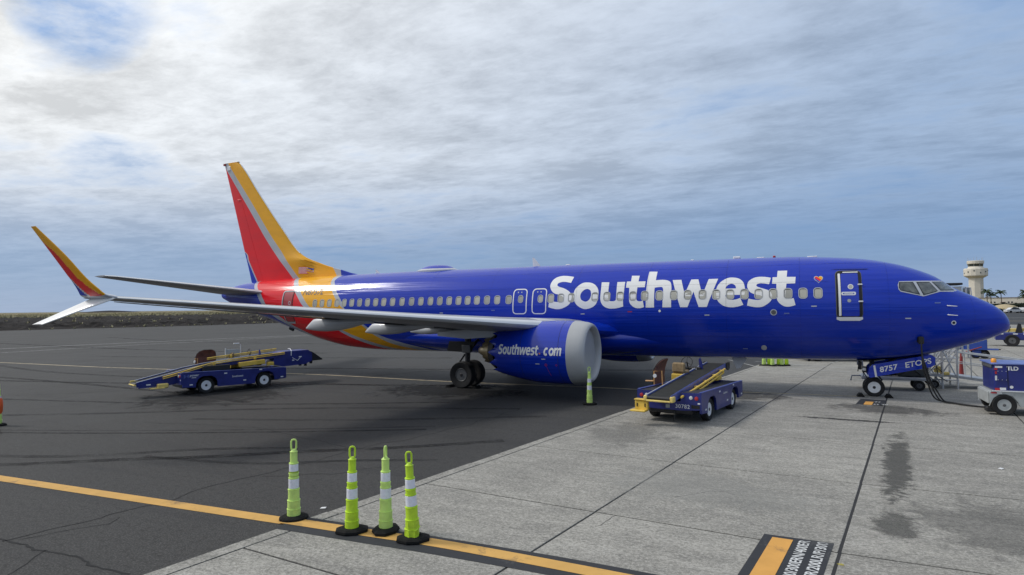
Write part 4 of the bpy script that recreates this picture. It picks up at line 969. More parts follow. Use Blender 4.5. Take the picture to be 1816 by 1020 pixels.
# stop bar marking with lettering, black ground and orange bar
def mk(u, v): # local frame of the marking: u across, v along the joint
    return (-6.79+u+.1336*v, -16.5-.02*u+v)
sheet('marking_ground', [mk(0, 0), mk(.93, .01), mk(.93, -4.5), mk(0, -4.5)], .0185, m_bmark)
sheet('orange_bar', [mk(.13, -.10), mk(.41, -.10), mk(.41, -4.4), mk(.13, -4.4)], .0225, m_omark)
def ground_text(body, size, u, v, name='ground_lettering', rot=90, bold=.02, sx=1, z=.0225):
    bm = text_bm(body, size, bold, 0, 1.0, 'RIGHT'); a = R(rot)
    def f(x, y):
        uu = u+x*math.cos(a)-y*math.sin(a); vv = v+x*math.sin(a)+y*math.cos(a); p = mk(uu, vv); return (p[0], p[1], z)
    o = wrap(bm, name, f, m_wmark2, None, None, None, sx); o['kind'] = 'structure'; return o
ground_text('700/300/300ERN/400ER', .20, .57, -.06, sx=.95); ground_text('200ER/200LR/P/300', .20, .80, -.02, sx=1.05)
# small stencil by the nose wheel
sq = [(-4.72, -2.50), (-3.93, -2.56), (-3.66, -1.18), (-4.47, -1.10)]
sheet('marking_ground', sq, .0185, m_bmark)
sheet('orange_bar', [(-4.49, -2.50), (-4.24, -2.52), (-4.12, -1.74), (-4.36, -1.72)], .0225, m_omark)
for tx, x, y in (('27', -4.10, -2.33), ('20', -3.84, -2.30), ('77', -4.0, -1.75)):
    bm = text_bm(tx, .24, .02); o = wrap(bm, 'ground_lettering', lambda u, v: (u, v, .0225), m_wmark2, None, None, None, .8, x, y); o['kind'] = 'structure'
# lead-in line and other worn lines
ribbon('lead_in_line', [(-110, -6), (-75, -3.6), (-56.7, -2.78), (-46.2, -2.6), (-40.2, -2.1), (-29.7, -1.35), (-21.2, -1.6), (-14.2, -1.25), (-12.5, -1.28), (Eo(-1.1)-.05, -1.1)], .17, .005, m_ymark2, sub=8)
ribbon('lead_in_line', [(Lx(0, -.95), -1.02), (-8.6, -.72), (-6.5, -.58), (-4.5, -.47)], .15, .0185, m_ymark2, sub=6)
ribbon('white_line', [(-82, -40), (-77, -5), (-75.3, 6), (-72.8, 15.7), (-67.8, 30), (-62, 46), (-52, 70)], .32, .005, m_wmark, sub=8)
ribbon('white_line', [(-70, -30), (-68.6, 2.8), (-68.0, 12.1), (-65.5, 26), (-62.5, 40)], .2, .005, m_wmark, sub=6)
for pts in ([(-10.6, 13.9), (-9.2, 11.0), (-7.95, 8.25)], [(-9.0, 13.2), (-6.0, 11.4), (-2.5, 9.7)], [(-6.9, 9.5), (-4.4, 8.6), (-.5, 7.6)], [(-5.0, 13.3), (-4.2, 15.8)], [(-7.3, 5.6), (-3.5, 5.1), (1.5, 4.9)]):
    ribbon('white_line', pts, .12, .0185, m_wmark, sub=5)
ribbon('taxiway_line', [(0, 127), (60, 128)], .9, .012, m_wmark)
ribbon('taxiway_line', [(0, 104), (60, 103)], .8, .012, m_ymark2)
# cracks in the asphalt
def crack(pts, w=.028, sub=26):
    P = []
    for i in range(len(pts)-1):
        a, b_ = Vector(pts[i]), Vector(pts[i+1]); n = max(2, int((b_-a).length/.10))
        for j in range(n):
            t = j/n; d = (b_-a).normalized(); q = a.lerp(b_, t); s = mn.noise(Vector((q.x*1.1, q.y*1.1, 0)))*.22+mn.noise(Vector((q.x*6, q.y*6, 5)))*.035
            P.append((q.x-d.y*s, q.y+d.x*s))
    return P
for pts, w in (([(-19.5, -21.0), (-17.16, -21.38), (-15.52, -21.15), (-14.2, -21.3)], .035), ([(-16.2, -21.25), (-15.6, -22.5)], .02), ([(-17.16, -21.35), (-17.01, -19.85), (-16.68, -19.0), (-16.77, -17.45), (-16.36, -15.9), (-16.29, -14.45), (-15.33, -11.35), (-15.0, -7)], .022),
               ([(-17.0, -21.2), (-16.5, -20.2), (-16.8, -19.9)], .014), ([(-16.5, -17.0), (-15.2, -16.4), (-14.4, -15.3)], .014), ([(-25, -14), (-21, -13.2), (-17.5, -14), (-16.3, -14.4)], .018), ([(-22, -9), (-17, -8.2), (-13.6, -8.8)], .02), ([(-36, -12), (-28, -5), (-24, 4)], .04)):
    ribbon('crack', crack(pts), w, .004, m_crack, wobble=.5)
for pts, w in (([(-8.4, -15.2), (-7.9, -14.6), (-7.1, -14.3)], .008), ([(-9.2, -17.2), (-9.0, -16.5)], .008)):
    ribbon('crack', crack(pts), w, .0165, m_crack, wobble=.5)
# tyre marks and stains, semi-transparent worn films
def film(name, col, strength, scale, edge=True):
    b = NB(name); n = b.noise(scale, 6, .7, .5); a = b.ramp(n, [(.32, 0.), (.62, strength)])
    b.bsdf(col, .8, spec=.3, alpha=a); return b.m
m_tm = film('tyre_mark', (.014, .014, .015), .75, 1.3)
m_tm2 = film('faint_tyre_mark', (.018, .018, .02), .5, .9)
m_st = film('damp_stain', (.05, .05, .05), .8, 2.5)
for pts, w, m in (([(-26, -20.4), (-22.6, -18.6), (-20.9, -17.45), (-19.0, -16.3), (-17.4, -15.1), (-15.4, -13.8), (-13.3, -12.1)], .30, m_tm), ([(-25, -18.6), (-22.2, -17.6), (-19.8, -15.8), (-17.9, -14.9)], .26, m_tm2),
                  ([(-20.5, -16.9), (-17.6, -16.4), (-15.6, -15.3), (-13.8, -14.5)], .2, m_tm2), ([(-60, -9), (-45, -8.2), (-32, -8.8), (-25, -9.8)], .35, m_tm), ([(-60, -11), (-46, -9.5), (-36, -7.5), (-26, -4.5), (-18, -2.0)], .35, m_tm),
                  ([(-70, 0), (-52, -4.5), (-42, -5.6), (-30, -4.6), (-21, -3.6)], .4, m_tm2), ([(-33, -16), (-28, -13.5), (-22, -10), (-15, -7.4)], .3, m_tm2), ([(-40, -1), (-30, 1.8), (-20, 4.4), (-12, 7)], .4, m_tm), ([(-55, 3), (-42, 6), (-28, 10)], .5, m_tm2),
                  ([(-24, -13), (-19, -11.2), (-13.6, -8.4)], .28, m_tm2), ([(-30, -17.5), (-25, -15.8), (-20, -13.6), (-16, -11.6)], .16, m_tm), ([(-30, -17.2), (-25, -15.4), (-20, -13.2), (-16, -11.1)], .12, m_tm2), ([(-50, -14), (-38, -13.2), (-26, -10.5), (-18, -7)], .22, m_tm), ([(-90, 12), (-60, 9.5), (-40, 11)], .5, m_tm), ([(-90, 25), (-65, 20), (-35, 22)], .6, m_tm2), ([(-44, -14), (-34, -14.6), (-27, -16.8)], .2, m_tm2)):
    ribbon('tyre_mark', pts, w, .0035, m, sub=8)
def stain(name, cx, cy, rx, ry, rot, col, strength, z=.0165, sc=1.6):
    b = NB(name+'_film'); n = b.noise(sc*1.4, 8, .75, 1.0)
    sp = b.n('ShaderNodeVectorMath', operation='LENGTH'); mp = b.n('ShaderNodeMapping'); b.t.links.new(b.tc.outputs['Object'], mp.inputs[0]); mp.inputs['Scale'].default_value = (1/rx, 1/ry, 0)
    b.t.links.new(mp.outputs[0], sp.inputs[0])
    v = b.math('SUBTRACT', b.math('ADD', b.math('SUBTRACT', 1.0, sp.outputs['Value']), b.math('MULTIPLY', b.math('SUBTRACT', n, .5), 2.6)), .1)
    b.bsdf(col, .82, spec=.3, alpha=b.ramp(v, [(.0, 0.), (.34, strength)]))
    me = bpy.data.meshes.new(name); me.from_pydata([(-rx*1.3, -ry*1.3, 0), (rx*1.3, -ry*1.3, 0), (rx*1.3, ry*1.3, 0), (-rx*1.3, ry*1.3, 0)], [], [(0, 1, 2, 3)]); me.materials.append(b.m)
    o = bpy.data.objects.new(name, me); COL.objects.link(o); o.location = (cx, cy, z); o.rotation_euler = (0, 0, R(rot)); o['kind'] = 'structure'; return o
stain('dark_stain', -4.45, -10.9, .33, 3.9, -7, (.08, .08, .075), .6)
stain('dark_stain', -4.95, -15.3, .38, .9, -7, (.08, .08, .075), .5, .0175)
stain('dark_stain', -3.4, -14.9, 1.5, 1.8, 0, (.09, .09, .088), .3, .0180, .8)
stain('dark_stain', -5.2, -5.75, 1.6, .16, -2, (.03, .03, .03), .7, .0175, 2.2)
stain('dark_stain', -10.6, -10.2, 1.3, 1.9, 0, (.09, .09, .088), .2, .0175, .9)
stain('dark_stain', -8.6, -1.6, 2.2, 1.6, 0, (.045, .045, .047), .5, .0180, .8)
stain('dark_stain', -3.9, -3.3, 1.8, 1.3, 0, (.04, .04, .042), .45, .0185, 1.1)
stain('oil_stain', -19.6, -4.2, 3.6, 2.4, 10, (.012, .012, .013), .7, .0045, .7)
stain('oil_stain', -28, -8.5, 3.0, 4.0, 20, (.015, .015, .016), .6, .0045, .6)
stain('pale_wear', -8.0, -14.5, 2.2, 1.4, 0, (.34, .34, .32), .3, .0170, 1.2)
for x, y in ((-5.80, -17.28), (-1.05, -3.95)):
    stain('yellow_paint_spot', x, y, .055, .05, 0, (.45, .38, .06), .6, .0190, 9)
def litter(x, y, s, rz, z, label):
    m = MB(); vs = [(-s, -s*.7, 0), (s, -s*.6, .006), (s*.9, s*.7, .012), (-s*.9, s*.75, .004), (0, .0, .016)]
    m.add(vs, [(0, 1, 4), (1, 2, 4), (2, 3, 4), (3, 0, 4)]); o = m.build('paper_scrap', m_label, None, (x, y, z), rz); tag(o, label, 'litter')
litter(-13.82, -18.18, .05, .3, .006, 'small white paper scrap on the asphalt by the concrete edge strip')
litter(-2.6, -10.7, .05, .9, .02, 'small white scrap lying on the concrete at the far right')

# ================================================================== CONES
def delineator(name, loc, label, group, body=m_lime, rz=0, tilt=0, bands=((.60, .78), (1.0-.04, .0)), base_n=8, dark=None, crumple=False, orange=False):
    t = empty(name, loc, rz, label, 'traffic cone', group)
    b = MB(); n = base_n; pr = [(.235, .0), (.25, .015), (.245, .05), (.20, .075), (.12, .085), (.11, .07)]
    vs = []; fs = []
    for r, h in pr:
        for k in range(n):
            a = 2*math.pi*(k+.5)/n; q = 1.12 if n == 8 and k % 4 in (0, 3) else 1; vs.append((r*math.cos(a)*.94*q, r*math.sin(a)*.84, h*.85))
    for i in range(len(pr)-1):
        for k in range(n): fs.append((i*n+k, i*n+(k+1) % n, (i+1)*n+(k+1) % n, (i+1)*n+k))
    fs += [tuple(range(n)), tuple(range((len(pr)-1)*n, len(pr)*n))]
    b.add(vs, fs, 0).build('rubber_base', m_conebase, t)
    segs = [(.07, .18, .108, .106), (.18, .32, .102, .100), (.32, .50, .092, .090), (.50, .685, .083, .081), (.685, .76, .078, .077), (.76, .925, .073, .071), (.925, 1.11, .062, .058)]
    m = MB(); prof = []
    for z0, z1, r0, r1 in segs: prof += [(r1, z0-.001), (r1, z1-.014), (r1+.005, z1-.011), (r1+.005, z1-.002), (r1-.001, z1)]
    prof += [(.050, 1.112), (.035, 1.135), (.022, 1.145)]
    m.lathe(prof, 'Z', (0, 0, 0), 20)
    if crumple:
        m.v = [(x*(1+.16*math.sin(z*70+3*math.atan2(y, x))*(z < .30)), y*(1+.16*math.cos(z*60+2*x*30)*(z < .30)), z) for x, y, z in m.v]
    bo = m.build('body', body, t)
    for z0, z1, r in ((.512, .664, .0835), (.772, .904, .0735)):
        MB().lathe([(r-.003, z0), (r, z0+.003), (r, z1-.003), (r-.003, z1)], 'Z', (0, 0, 0), 20).build('reflective_band', m_reflect, bo)
    if dark: MB().lathe([(.0775, .705), (.0735, .79)], 'Z', (0, 0, 0), 20).build('grimy_section', dark, bo)
    if orange: MB().lathe([(.09, .36), (.115, .42), (.125, .60), (.115, .78), (.09, .84)], 'Z', (0, 0, 0), 18).build('orange_float', m_orangecone, bo)
    h = MB(); pts = [(-.030, 0, 1.135), (-.040, 0, 1.165), (-.040, 0, 1.270), (-.027, 0, 1.296), (0, 0, 1.302), (.027, 0, 1.296), (.040, 0, 1.270), (.040, 0, 1.165), (.030, 0, 1.135), (0, 0, 1.120), (-.030, 0, 1.135)]
    h.tube(pts, .015, 8); h.build('handle', body, t)
    if tilt:
        for c in t.children:
            if c.name.startswith('rubber_base'): continue
            c.rotation_euler = (0, tilt, 0)
    return t
G = 'lime traffic cones at the concrete edge'
delineator('traffic_cone', (-13.87, -18.82, .01), 'pale lime traffic cone with a round black base, standing apart at the asphalt edge', G, m_limepale, .75, 0, base_n=20, dark=m_limedark)
delineator('traffic_cone', (-12.58, -18.92, .024), 'bright lime traffic cone on the black line border, second from the left', G, m_lime, .62, .01)
delineator('traffic_cone', (-12.10, -18.70, .024), 'faded lime traffic cone with its handle turned edge-on, between two brighter ones', G, m_limepale, 1.85, 0)
delineator('traffic_cone', (-11.50, -18.84, .024), 'leaning lime traffic cone with a crumpled bottom section', G, m_lime, .55, -.045, crumple=True)
delineator('traffic_cone', (-13.08, -5.72, .01), 'single lime traffic cone in front of the jet engine intake', None, m_limepale, .5)
delineator('traffic_cone', (-28.66, -16.05, .0), 'lime and orange traffic cone cut by the left edge of the photo', None, m_limepale, .3, orange=True)
for i, (x, y) in enumerate(((-8.36, 10.68), (-8.1, 10.80), (-7.92, 10.55), (-7.62, 10.95), (-7.45, 10.72), (-7.22, 11.02))):
    delineator('traffic_cone', (x, y, .02), ('leftmost', 'second from left', 'third from left', 'fourth from left', 'fifth from left', 'rightmost')[i]+' of the lime cones clustered behind the airplane belly', 'lime cones clustered beyond the fuselage', m_lime if i % 2 else m_limepale, i)

# ================================================================== BELT LOADERS
def belt_loader(loc, rz, label, long_head, number):
    t = empty('belt_loader', loc, rz, label, 'belt loader', 'blue belt loaders')
    WB = 2.45; y0, y1 = -.95, 3.38
    # chassis: dark underframe, two skirts with wheel arches, decks and end plates
    m = MB(); m.box((0, 1.2, .36), (1.3, 4.1, .2), 0, bev=.03); m.tube([(-.75, 0, .34), (.75, 0, .34)], .06, 8); m.tube([(-.75, WB, .34), (.75, WB, .34)], .06, 8)
    m.box((0, .6, .62), (.8, 2.4, .3), 0); m.build('underframe', m_black, t)
    sk = [(y0, .34), (-.44, .30), (-.42, .48), (-.34, .64), (-.18, .73), (.18, .73), (.34, .64), (.42, .48), (.44, .26), (2.0, .24), (2.03, .48), (2.11, .64), (2.27, .73), (2.63, .73), (2.79, .64), (2.87, .48), (2.89, .32), (y1, .34), (y1, .80), (2.2, .86), (y0, .92)]
    for sx in (-1, 1):
        m = MB(); m.prism(sk, sx*.90, sx*.97, 'YZ'); m.build('side_skirt', m_gseblue, t)
        m = MB(); m.box((sx*.655, 1.2, .845), (.50, 4.25, .03), 0, rx=-.024); m.build('deck', m_black, t)
        m = MB(); m.box((sx*.935, 1.22, .885), (.085, 4.34, .02), 0, rx=-.024, bev=.006); m.build('deck_trim', m_gsebluelight, t)
        for yy in (0, WB): wheel_obj('wheel', t, (sx*.80, yy, .335), .335, .21, 'X', m_rim, .60, m_black, 28)
    m = MB(); m.prism([(-.97, .45), (-.45, .40), (.45, .40), (.97, .45), (.97, .92), (.40, .90), (.36, .66), (-.36, .66), (-.40, .90), (-.97, .92)], y0-.05, y0, 'XZ'); rp = m.build('rear_panel', m_gseblue, t)
    m = MB(); m.box((0, y1+.03, .58), (1.9, .06, .46), 0, bev=.01); m.build('front_panel', m_gseblue, t)
    for sx in (-1, 1):
        MB().lathe([(.058, 0), (.052, -.02), (.001, -.03)], 'Y', (sx*.83, y0-.05, .77), 16).build('tail_light', m_redlens, rp)
        MB().lathe([(.055, 0), (.05, -.02), (.001, -.03)], 'Y', (sx*.67, y0-.05, .78), 16).build('reversing_light', m_whitelens, rp)
    for (x, z, w, h, mt) in ((.90, .63, .07, .04, m_label), (-.02, .50, .12, .1, m_gpugrey)):
        MB().box((x, y0-.056, z), (w, .008, h)).build('label_plate', mt, rp)
    if number:
        bm = text_bm(number, .16, .008, 0, 1.1); wrap(bm, 'fleet_number', lambda x, z: (x, y0-.055, z), m_label, rp, None, None, 1.0, .42, .515)
        MB().box((.80, y0-.055, .53), (.24, .006, .1)).build('plate', m_shadow, rp)
        MB().tube([(.14, y0+.1, .40), (.14, y0+.05, .06)], .014, 6).build('static_strap', m_black, rp)
    # side lettering and labels on the right-hand skirt
    sk_o = [c for c in t.children if c.name.startswith('side_skirt')][1]
    def side_map(y, z): return (.975, y, z)
    if long_head:
        wrap(text_bm('power', .13, .015, .2), 'skirt_lettering', side_map, m_label, sk_o, None, None, 1, -.50, .80)
        wrap(text_bm('stow', .09, .012, .2), 'skirt_lettering', side_map, m_label, sk_o, None, None, 1, -.52, .71)
        wrap(fill_shape([[(-.90, .70), (-.87, .70), (-.80, .78), (-.73, .70), (-.70, .70), (-.70, .84), (-.73, .84), (-.80, .76), (-.87, .84), (-.90, .84)]]), 'skirt_logo', side_map, m_gsebluelight, sk_o)
        wrap(text_bm('Southwest', .11, .012), 'skirt_lettering', side_map, m_label, sk_o, None, None, 1, 1.25, .62)
    else:
        wrap(text_bm('Southwest', .10, .012), 'skirt_lettering', side_map, m_label, sk_o, None, None, 1, 1.35, .68)
    for y, z in ((-.62, .42), (.75, .78), (1.55, .42), (2.25, .82), (3.22, .42)):
        MB().box((.977, y, z), (.006, .12, .045)).build('label_plate', m_label, sk_o)
    # conveyor
    prof = [(-2.45, .60), (-1.5, .80), (-.6, 1.0), (.2, 1.12), (.8, 1.18), (1.8, 1.28), (3.5, 1.42), (3.9, 1.43)] if long_head else [(-1.62, .84), (.5, 1.04), (2.6, 1.22), (3.95, 1.33)]
    cv = empty('conveyor', (0, 0, 0)); cv.parent = t; cv.location = (-.05 if not long_head else .05, 0, 0)
    m = MB(); vs = []; fs = []; hw = .33
    top = prof; bot = [(y, z-.10) for y, z in prof[::-1]]
    loop = top+bot; m.prism(loop, -hw, hw, 'YZ'); m.build('belt', m_belt, cv)
    for sx in (-1, 1):
        rail = [(y, z+.035) for y, z in prof]+[(y, z-.16) for y, z in prof[::-1]]
        m = MB(); m.prism(rail, sx*(hw+.005), sx*(hw+.055), 'YZ'); m.build('side_rail', m_gsebluelight if not long_head else m_gseblue, cv)
        m = MB(); m.tube([(sx*(hw+.03), y, z+.04) for y, z in prof], .012, 6); m.build('rail_edge', m_polish if sx < 0 or long_head else m_gsebluelight, cv)
    # rollers at both ends and black head housing
    (ya, za), (yb, zb) = prof[0], prof[-1]
    m = MB(); m.tube([(-hw, ya, za-.05), (hw, ya, za-.05)], .055, 12); m.build('roller', m_black, cv)
    m = MB(); m.tube([(-hw, yb, zb-.05), (hw, yb, zb-.05)], .06, 12); m.build('roller', m_black, cv)
    if not long_head:
        for sx in (-1, 1):
            m = MB(); m.prism([(yb-.25, zb+.06), (yb+.1, zb+.06), (yb+.14, zb-.02), (yb+.1, zb-.16), (yb-.05, zb-.22), (yb-.25, zb-.14)], sx*(hw+.05), sx*(hw+.09), 'YZ'); m.build('head_plate', m_black, cv)
        # yellow folded handrail on the right flank
        m = MB(); m.tube([(hw+.16, -1.15, .80), (hw+.2, 0, .92), (hw+.2, 1.6, 1.08), (hw+.16, 3.2, 1.22)], .035, 8); m.tube([(hw+.24, -.9, .74), (hw+.24, 1.4, .98), (hw+.2, 2.9, 1.12)], .028, 8)
        for y, z in ((-.6, .83), (.3, .92), (1.2, 1.0), (2.1, 1.1), (2.9, 1.17)): m.box((hw+.14, y, z), (.16, .10, .09), 0, bev=.015)
        m.build('folded_handrail', m_yellow, cv)
        m = MB(); m.box((hw+.16, 2.35, 1.0), (.14, .5, .14), 0, bev=.02); m.tube([(hw+.1, .2, .86), (hw+.12, 1.0, .92)], .03, 8); m.build('lift_arm', m_yellow, cv)
        m = MB(); m.tube([(-hw-.02, ya-.05, za-.12), (hw+.02, ya-.05, za-.12)], .03, 8)
        for sx in (-1, 1): m.box((sx*(hw+.06), ya+.05, za-.06), (.10, .22, .16), 0, bev=.02)
        m.build('end_bar', m_yellowpale, cv)
        m = MB(); m.box((-.58, ya+.05, .56), (.40, .12, .26), 0, bev=.02); m.box((-.62, ya-.06, .42), (.46, .3, .05), 0, bev=.015); m.box((-.58, ya+.06, .72), (.42, .2, .04), 0, bev=.012)
        m.build('step', m_yellow, t)
        m = MB()
        for x in (-.70, -.46): m.box((x, ya-.015, .57), (.03, .02, .1))
        m.build('step_slot', m_shadow, t)
    else:
        # yellow telescopic handrails along the conveyor
        for sx in (-1, 1):
            k = 1 if sx > 0 else .85
            m = MB()
            base = [(-1.55, .74), (-.9, .88), (-.2, 1.06), (.45, 1.20), (1.2, 1.27), (2.2, 1.34), (3.55, 1.43)] if sx > 0 else [(.5, 1.32), (1.5, 1.40), (3.6, 1.56)]
            for dz, r in ((.02, .026), (-.045, .018)): m.tube([(sx*(hw+.14+abs(dz)), y, z+dz+.02) for y, z in base], r, 8)
            for y, z in base[1:-1:2]: m.box((sx*(hw+.12), y, z-.03), (.14, .07, .14), 0, bev=.01)
            m.build('handrail', m_yellow, cv)
        m = MB(); m.box((hw+.12, 2.05, 1.09), (.2, 1.15, .20), 0, rx=.06, bev=.02); m.box((hw+.1, 2.9, 1.0), (.16, .3, .16), 0, bev=.02)
        m.build('rail_housing', m_yellow, cv)
        m = MB(); m.box((.55, .5, 1.0), (.2, 1.1, .24), 0, bev=.02); m.build('hydraulic_unit', m_black, cv)
        m = MB(); m.prism([(3.45, 1.50), (4.75, 1.52), (4.95, 1.36), (4.95, 1.0), (4.6, .86), (3.5, .82), (3.0, .98), (3.1, 1.2)], -.40, .42, 'YZ'); hd = m.build('head_unit', m_gseblue, cv)
        m = MB(); m.prism([(4.7, 1.50), (5.0, 1.40), (5.5, 1.05), (5.5, 1.0), (4.95, .98)], -.36, .38, 'YZ'); m.build('snout', m_black, hd)
        m = MB(); m.box((.2, 4.72, .82), (.1, .1, .14)); m.box((-.1, 4.6, .82), (.1, .1, .14)); m.box((.2, 5.0, .92), (.08, .12, .14)); m.build('bumper_block', m_black, hd)
        m = MB(); m.tube([(.43, 3.9, 1.30), (.44, 3.9, 1.52), (.1, 4.0, 1.6), (-.3, 4.1, 1.58)], .02, 6); m.tube([(.44, 3.95, 1.2), (.44, 4.2, 1.05), (.44, 4.35, 1.2)], .012, 6); m.build('hose', m_polish, hd)
        for y, z, w in ((4.0, 1.08, .1), (4.35, 1.22, .14)): MB().box((.425, y, z), (.008, w, .045)).build('label_plate', m_label, hd)
        # low end: yellow bumpers
        m = MB(); m.box((0, -2.50, .53), (.72, .10, .05), 0, bev=.015); m.box((-.36, -2.35, .62), (.06, .3, .10), 0, bev=.02); m.build('end_bar', m_yellowpale, cv)
        m = MB(); m.box((.48, -1.55, .44), (.30, .40, .18), 0, bev=.03); m.box((.5, -1.75, .36), (.34, .5, .04), 0, bev=.01); m.build('step', m_yellowpale, t)
        m = MB(); m.prism([(-2.4, .54), (-.8, .86), (-.8, .52), (-1.2, .44), (-2.4, .40)], hw+.06, hw+.10, 'YZ'); m.build('flank_panel', m_gseblue, cv)
        MB().box((hw+.105, -2.05, .52), (.006, .16, .05)).build('label_plate', m_label, cv)
    # driver's side: curved guard, seat, wheel, console
    gy0, gy1 = (.20, 1.05) if long_head else (.35, 1.25)
    gx = [(-1.00, .86), (-1.0, 1.15), (-.97, 1.38), (-.90, 1.54), (-.83, 1.64), (-.76, 1.70)]; ins = [0, 0, 0, .04, .12, .26]
    m = MB(); vs = []
    for (x, z), q in zip(gx, ins): vs += [(x, gy0+q, z), (x, gy1-q, z), (x+.03, gy0+q, z), (x+.03, gy1-q, z)]
    fs = []
    for i in range(len(gx)-1): a = 4*i; fs += [(a, a+1, a+5, a+4), (a+2, a+6, a+7, a+3), (a, a+4, a+6, a+2), (a+1, a+3, a+7, a+5)]
    fs += [(0, 2, 3, 1), (20, 21, 23, 22)]; m.add(vs, fs, 0, False); gd = m.build('guard', m_brown, t)
    m = MB(); pts = [(x-.01, gy0+q, z) for (x, z), q in zip(gx, ins)]+[(x-.01, gy1-q, z) for (x, z), q in zip(gx[::-1], ins[::-1])]; m.tube(pts, .022, 6); m.build('guard_edge', m_black, gd)
    m = MB(); m.tube([(-1.03, gy0+.1, .86), (-1.03, gy0+.1, 1.36), (-1.03, gy1-.1, 1.36), (-1.03, gy1-.1, .86)], .02, 6); m.tube([(-.96, gy0-.02, .86), (-.96, gy0-.02, 1.34), (-.70, gy0-.02, 1.36), (-.68, gy0-.02, .90)], .02, 6); m.tube([(-1.25, gy0-.02, 1.02), (-.98, gy0-.02, 1.03)], .028, 6); m.build('guard_frame', paint('orange_tan_frame', (.5, .27, .10), .5), gd)
    MB().lathe([(.06, -.02), (.06, .02), (.001, .03)], 'Y', (-.92, gy0-.06, 1.2), 14).build('lamp', m_polish, gd)
    m = MB(); m.box((-.62, 1.75, 1.0), (.42, .5, .32), 0, bev=.02); m.build('seat_box', m_yellow, t)
    m = MB(); m.box((-.60, 1.80, 1.20), (.44, .46, .12), 0, bev=.04); m.box((-.60, 1.58, 1.36), (.44, .12, .34), 0, rx=-.1, bev=.05); m.build('seat', m_seat, t)
    m = MB(); ring = [(-.60+.19*math.cos(a), 2.38+.06*math.sin(a), 1.48+.18*math.sin(a)) for a in [R(i*20) for i in range(19)]]; m.tube(ring, .013, 6, cap=False)
    m.tube([(-.60, 2.38, 1.48), (-.60, 2.62, 1.05)], .022, 8)
    for a in (90, 210, 330): m.tube([(-.60, 2.38, 1.48), (-.60+.19*math.cos(R(a)), 2.38+.06*math.sin(R(a)), 1.48+.18*math.sin(R(a)))], .010, 5)
    m.build('steering_wheel', m_black, t)
    m = MB(); m.box((-.52, 2.72, 1.1), (.62, .22, .40), 0, bev=.03); cs = m.build('console', m_dkmetal, t)
    MB().box((-.42, 2.6, 1.22), (.16, .02, .06)).build('gauge', m_label, cs)
    m = MB(); m.prism([(-.26, 1.10), (-.16, 1.10), (-.18, 1.4), (-.25, 1.62), (-.30, 1.55)], 2.7, 2.76, 'XZ'); m.build('console_fin', m_gseblue, cs)
    if long_head:
        m = MB(); m.box((-.62, 1.65, 1.50), (.04, .62, .36), 0, bev=.01); m.build('screen_panel', m_gpugrey, t)
        m = MB(); m.tube([(-.60, 2.0, 1.2), (-.60, 2.0, 1.86), (-.60, 1.9, 1.92)], .018, 6); m.box((-.60, 1.82, 1.93), (.08, .26, .05), 0, bev=.01); m.tube([(-.60, 1.33, 1.2), (-.60, 1.33, 1.74)], .025, 6); m.build('mast', m_polish, t)
    return t
rzL = -math.atan2(.33, .944)
dL = Vector((math.sin(-rzL), math.cos(rzL))); nL = Vector((dL.y, -dL.x))
pL = Vector((-28.77, -8.60))-nL*.93
belt_loader((pL.x, pL.y, 0), rzL, 'blue belt loader with yellow rails and a long raised conveyor, on the asphalt', True, None)
rzR = -math.atan2(.163, .987)
dR = Vector((math.sin(-rzR), math.cos(rzR))); nR = Vector((dR.y, -dR.x))
pR = Vector((-8.80, -7.36))-nR*.90
belt_loader((pR.x, pR.y, ZS), rzR, 'blue belt loader with a black conveyor and white wheels on the concrete by the engine', False, '30782')

# ================================================================== CHOCKS
def chock(x, y, z, rz, label):
    m = MB(); m.prism([(-.13, 0), (.13, 0), (.05, .11), (-.05, .11)], -.22, .22, 'XZ'); o = m.build('wheel_chock', m_conebase, None, (x, y, z), rz); tag(o, label, 'wheel chock')
chock(-20.22, -3.25, .0, 0, 'black rubber chock behind the outer main wheel')
chock(-18.95, -3.25, .0, 0, 'black rubber chock ahead of the outer main wheel')
chock(-3.52, -.35, ZS, 0, 'black rubber chock ahead of the nose wheel')
chock(-4.42, -.35, ZS, 0, 'black rubber chock behind the nose wheel')

# ================================================================== GROUND POWER UNIT
gp = empty('ground_power_unit', (0, 0, ZS), 0, 'blue and grey ground power unit on tyres at the right edge, orange beacon on top', 'power unit')
gx0, gx1, gy0, gy1 = -1.12, 1.7, -3.30, -1.95
m = MB(); m.box(((gx0+gx1)/2, (gy0+gy1)/2, 1.125), (gx1-gx0-.12, gy1-gy0, .80), 0, bev=.02); gb = m.build('housing', m_gseblue, gp)
m = MB(); m.box(((gx0+gx1)/2, (gy0+gy1)/2, 1.545), (gx1-gx0+.02, gy1-gy0+.05, .05), 0, bev=.015); m.build('canopy', m_gputop, gp)
m = MB(); m.box((gx0+.04, (gy0+gy1)/2, 1.46), (.06, gy1-gy0-.3, .12), 0, bev=.02); m.build('exhaust_hood', m_rimgrey, gp)
ch = [(gx0-.07, .66), (gx0-.06, .32), (-1.20, .27), (-1.17, .34), (-1.09, .52), (-.97, .62), (-.80, .65), (-.62, .58), (-.50, .42), (-.44, .28), (gx1, .28), (gx1, .74), (gx0-.02, .74)]
m = MB(); m.prism(ch, gy0-.02, gy0+.04, 'XZ'); m.prism(ch, gy1-.04, gy1+.02, 'XZ'); m.box(((gx0+gx1)/2, (gy0+gy1)/2, .55), (gx1-gx0+.1, gy1-gy0-.1, .34), 0, bev=.02); cha = m.build('chassis', m_gpugrey, gp)
m = MB(); m.box((gx0-.08, (gy0+gy1)/2, .52), (.04, gy1-gy0-.1, .36), 0, bev=.015); m.build('end_bumper', m_gpugrey, gp)
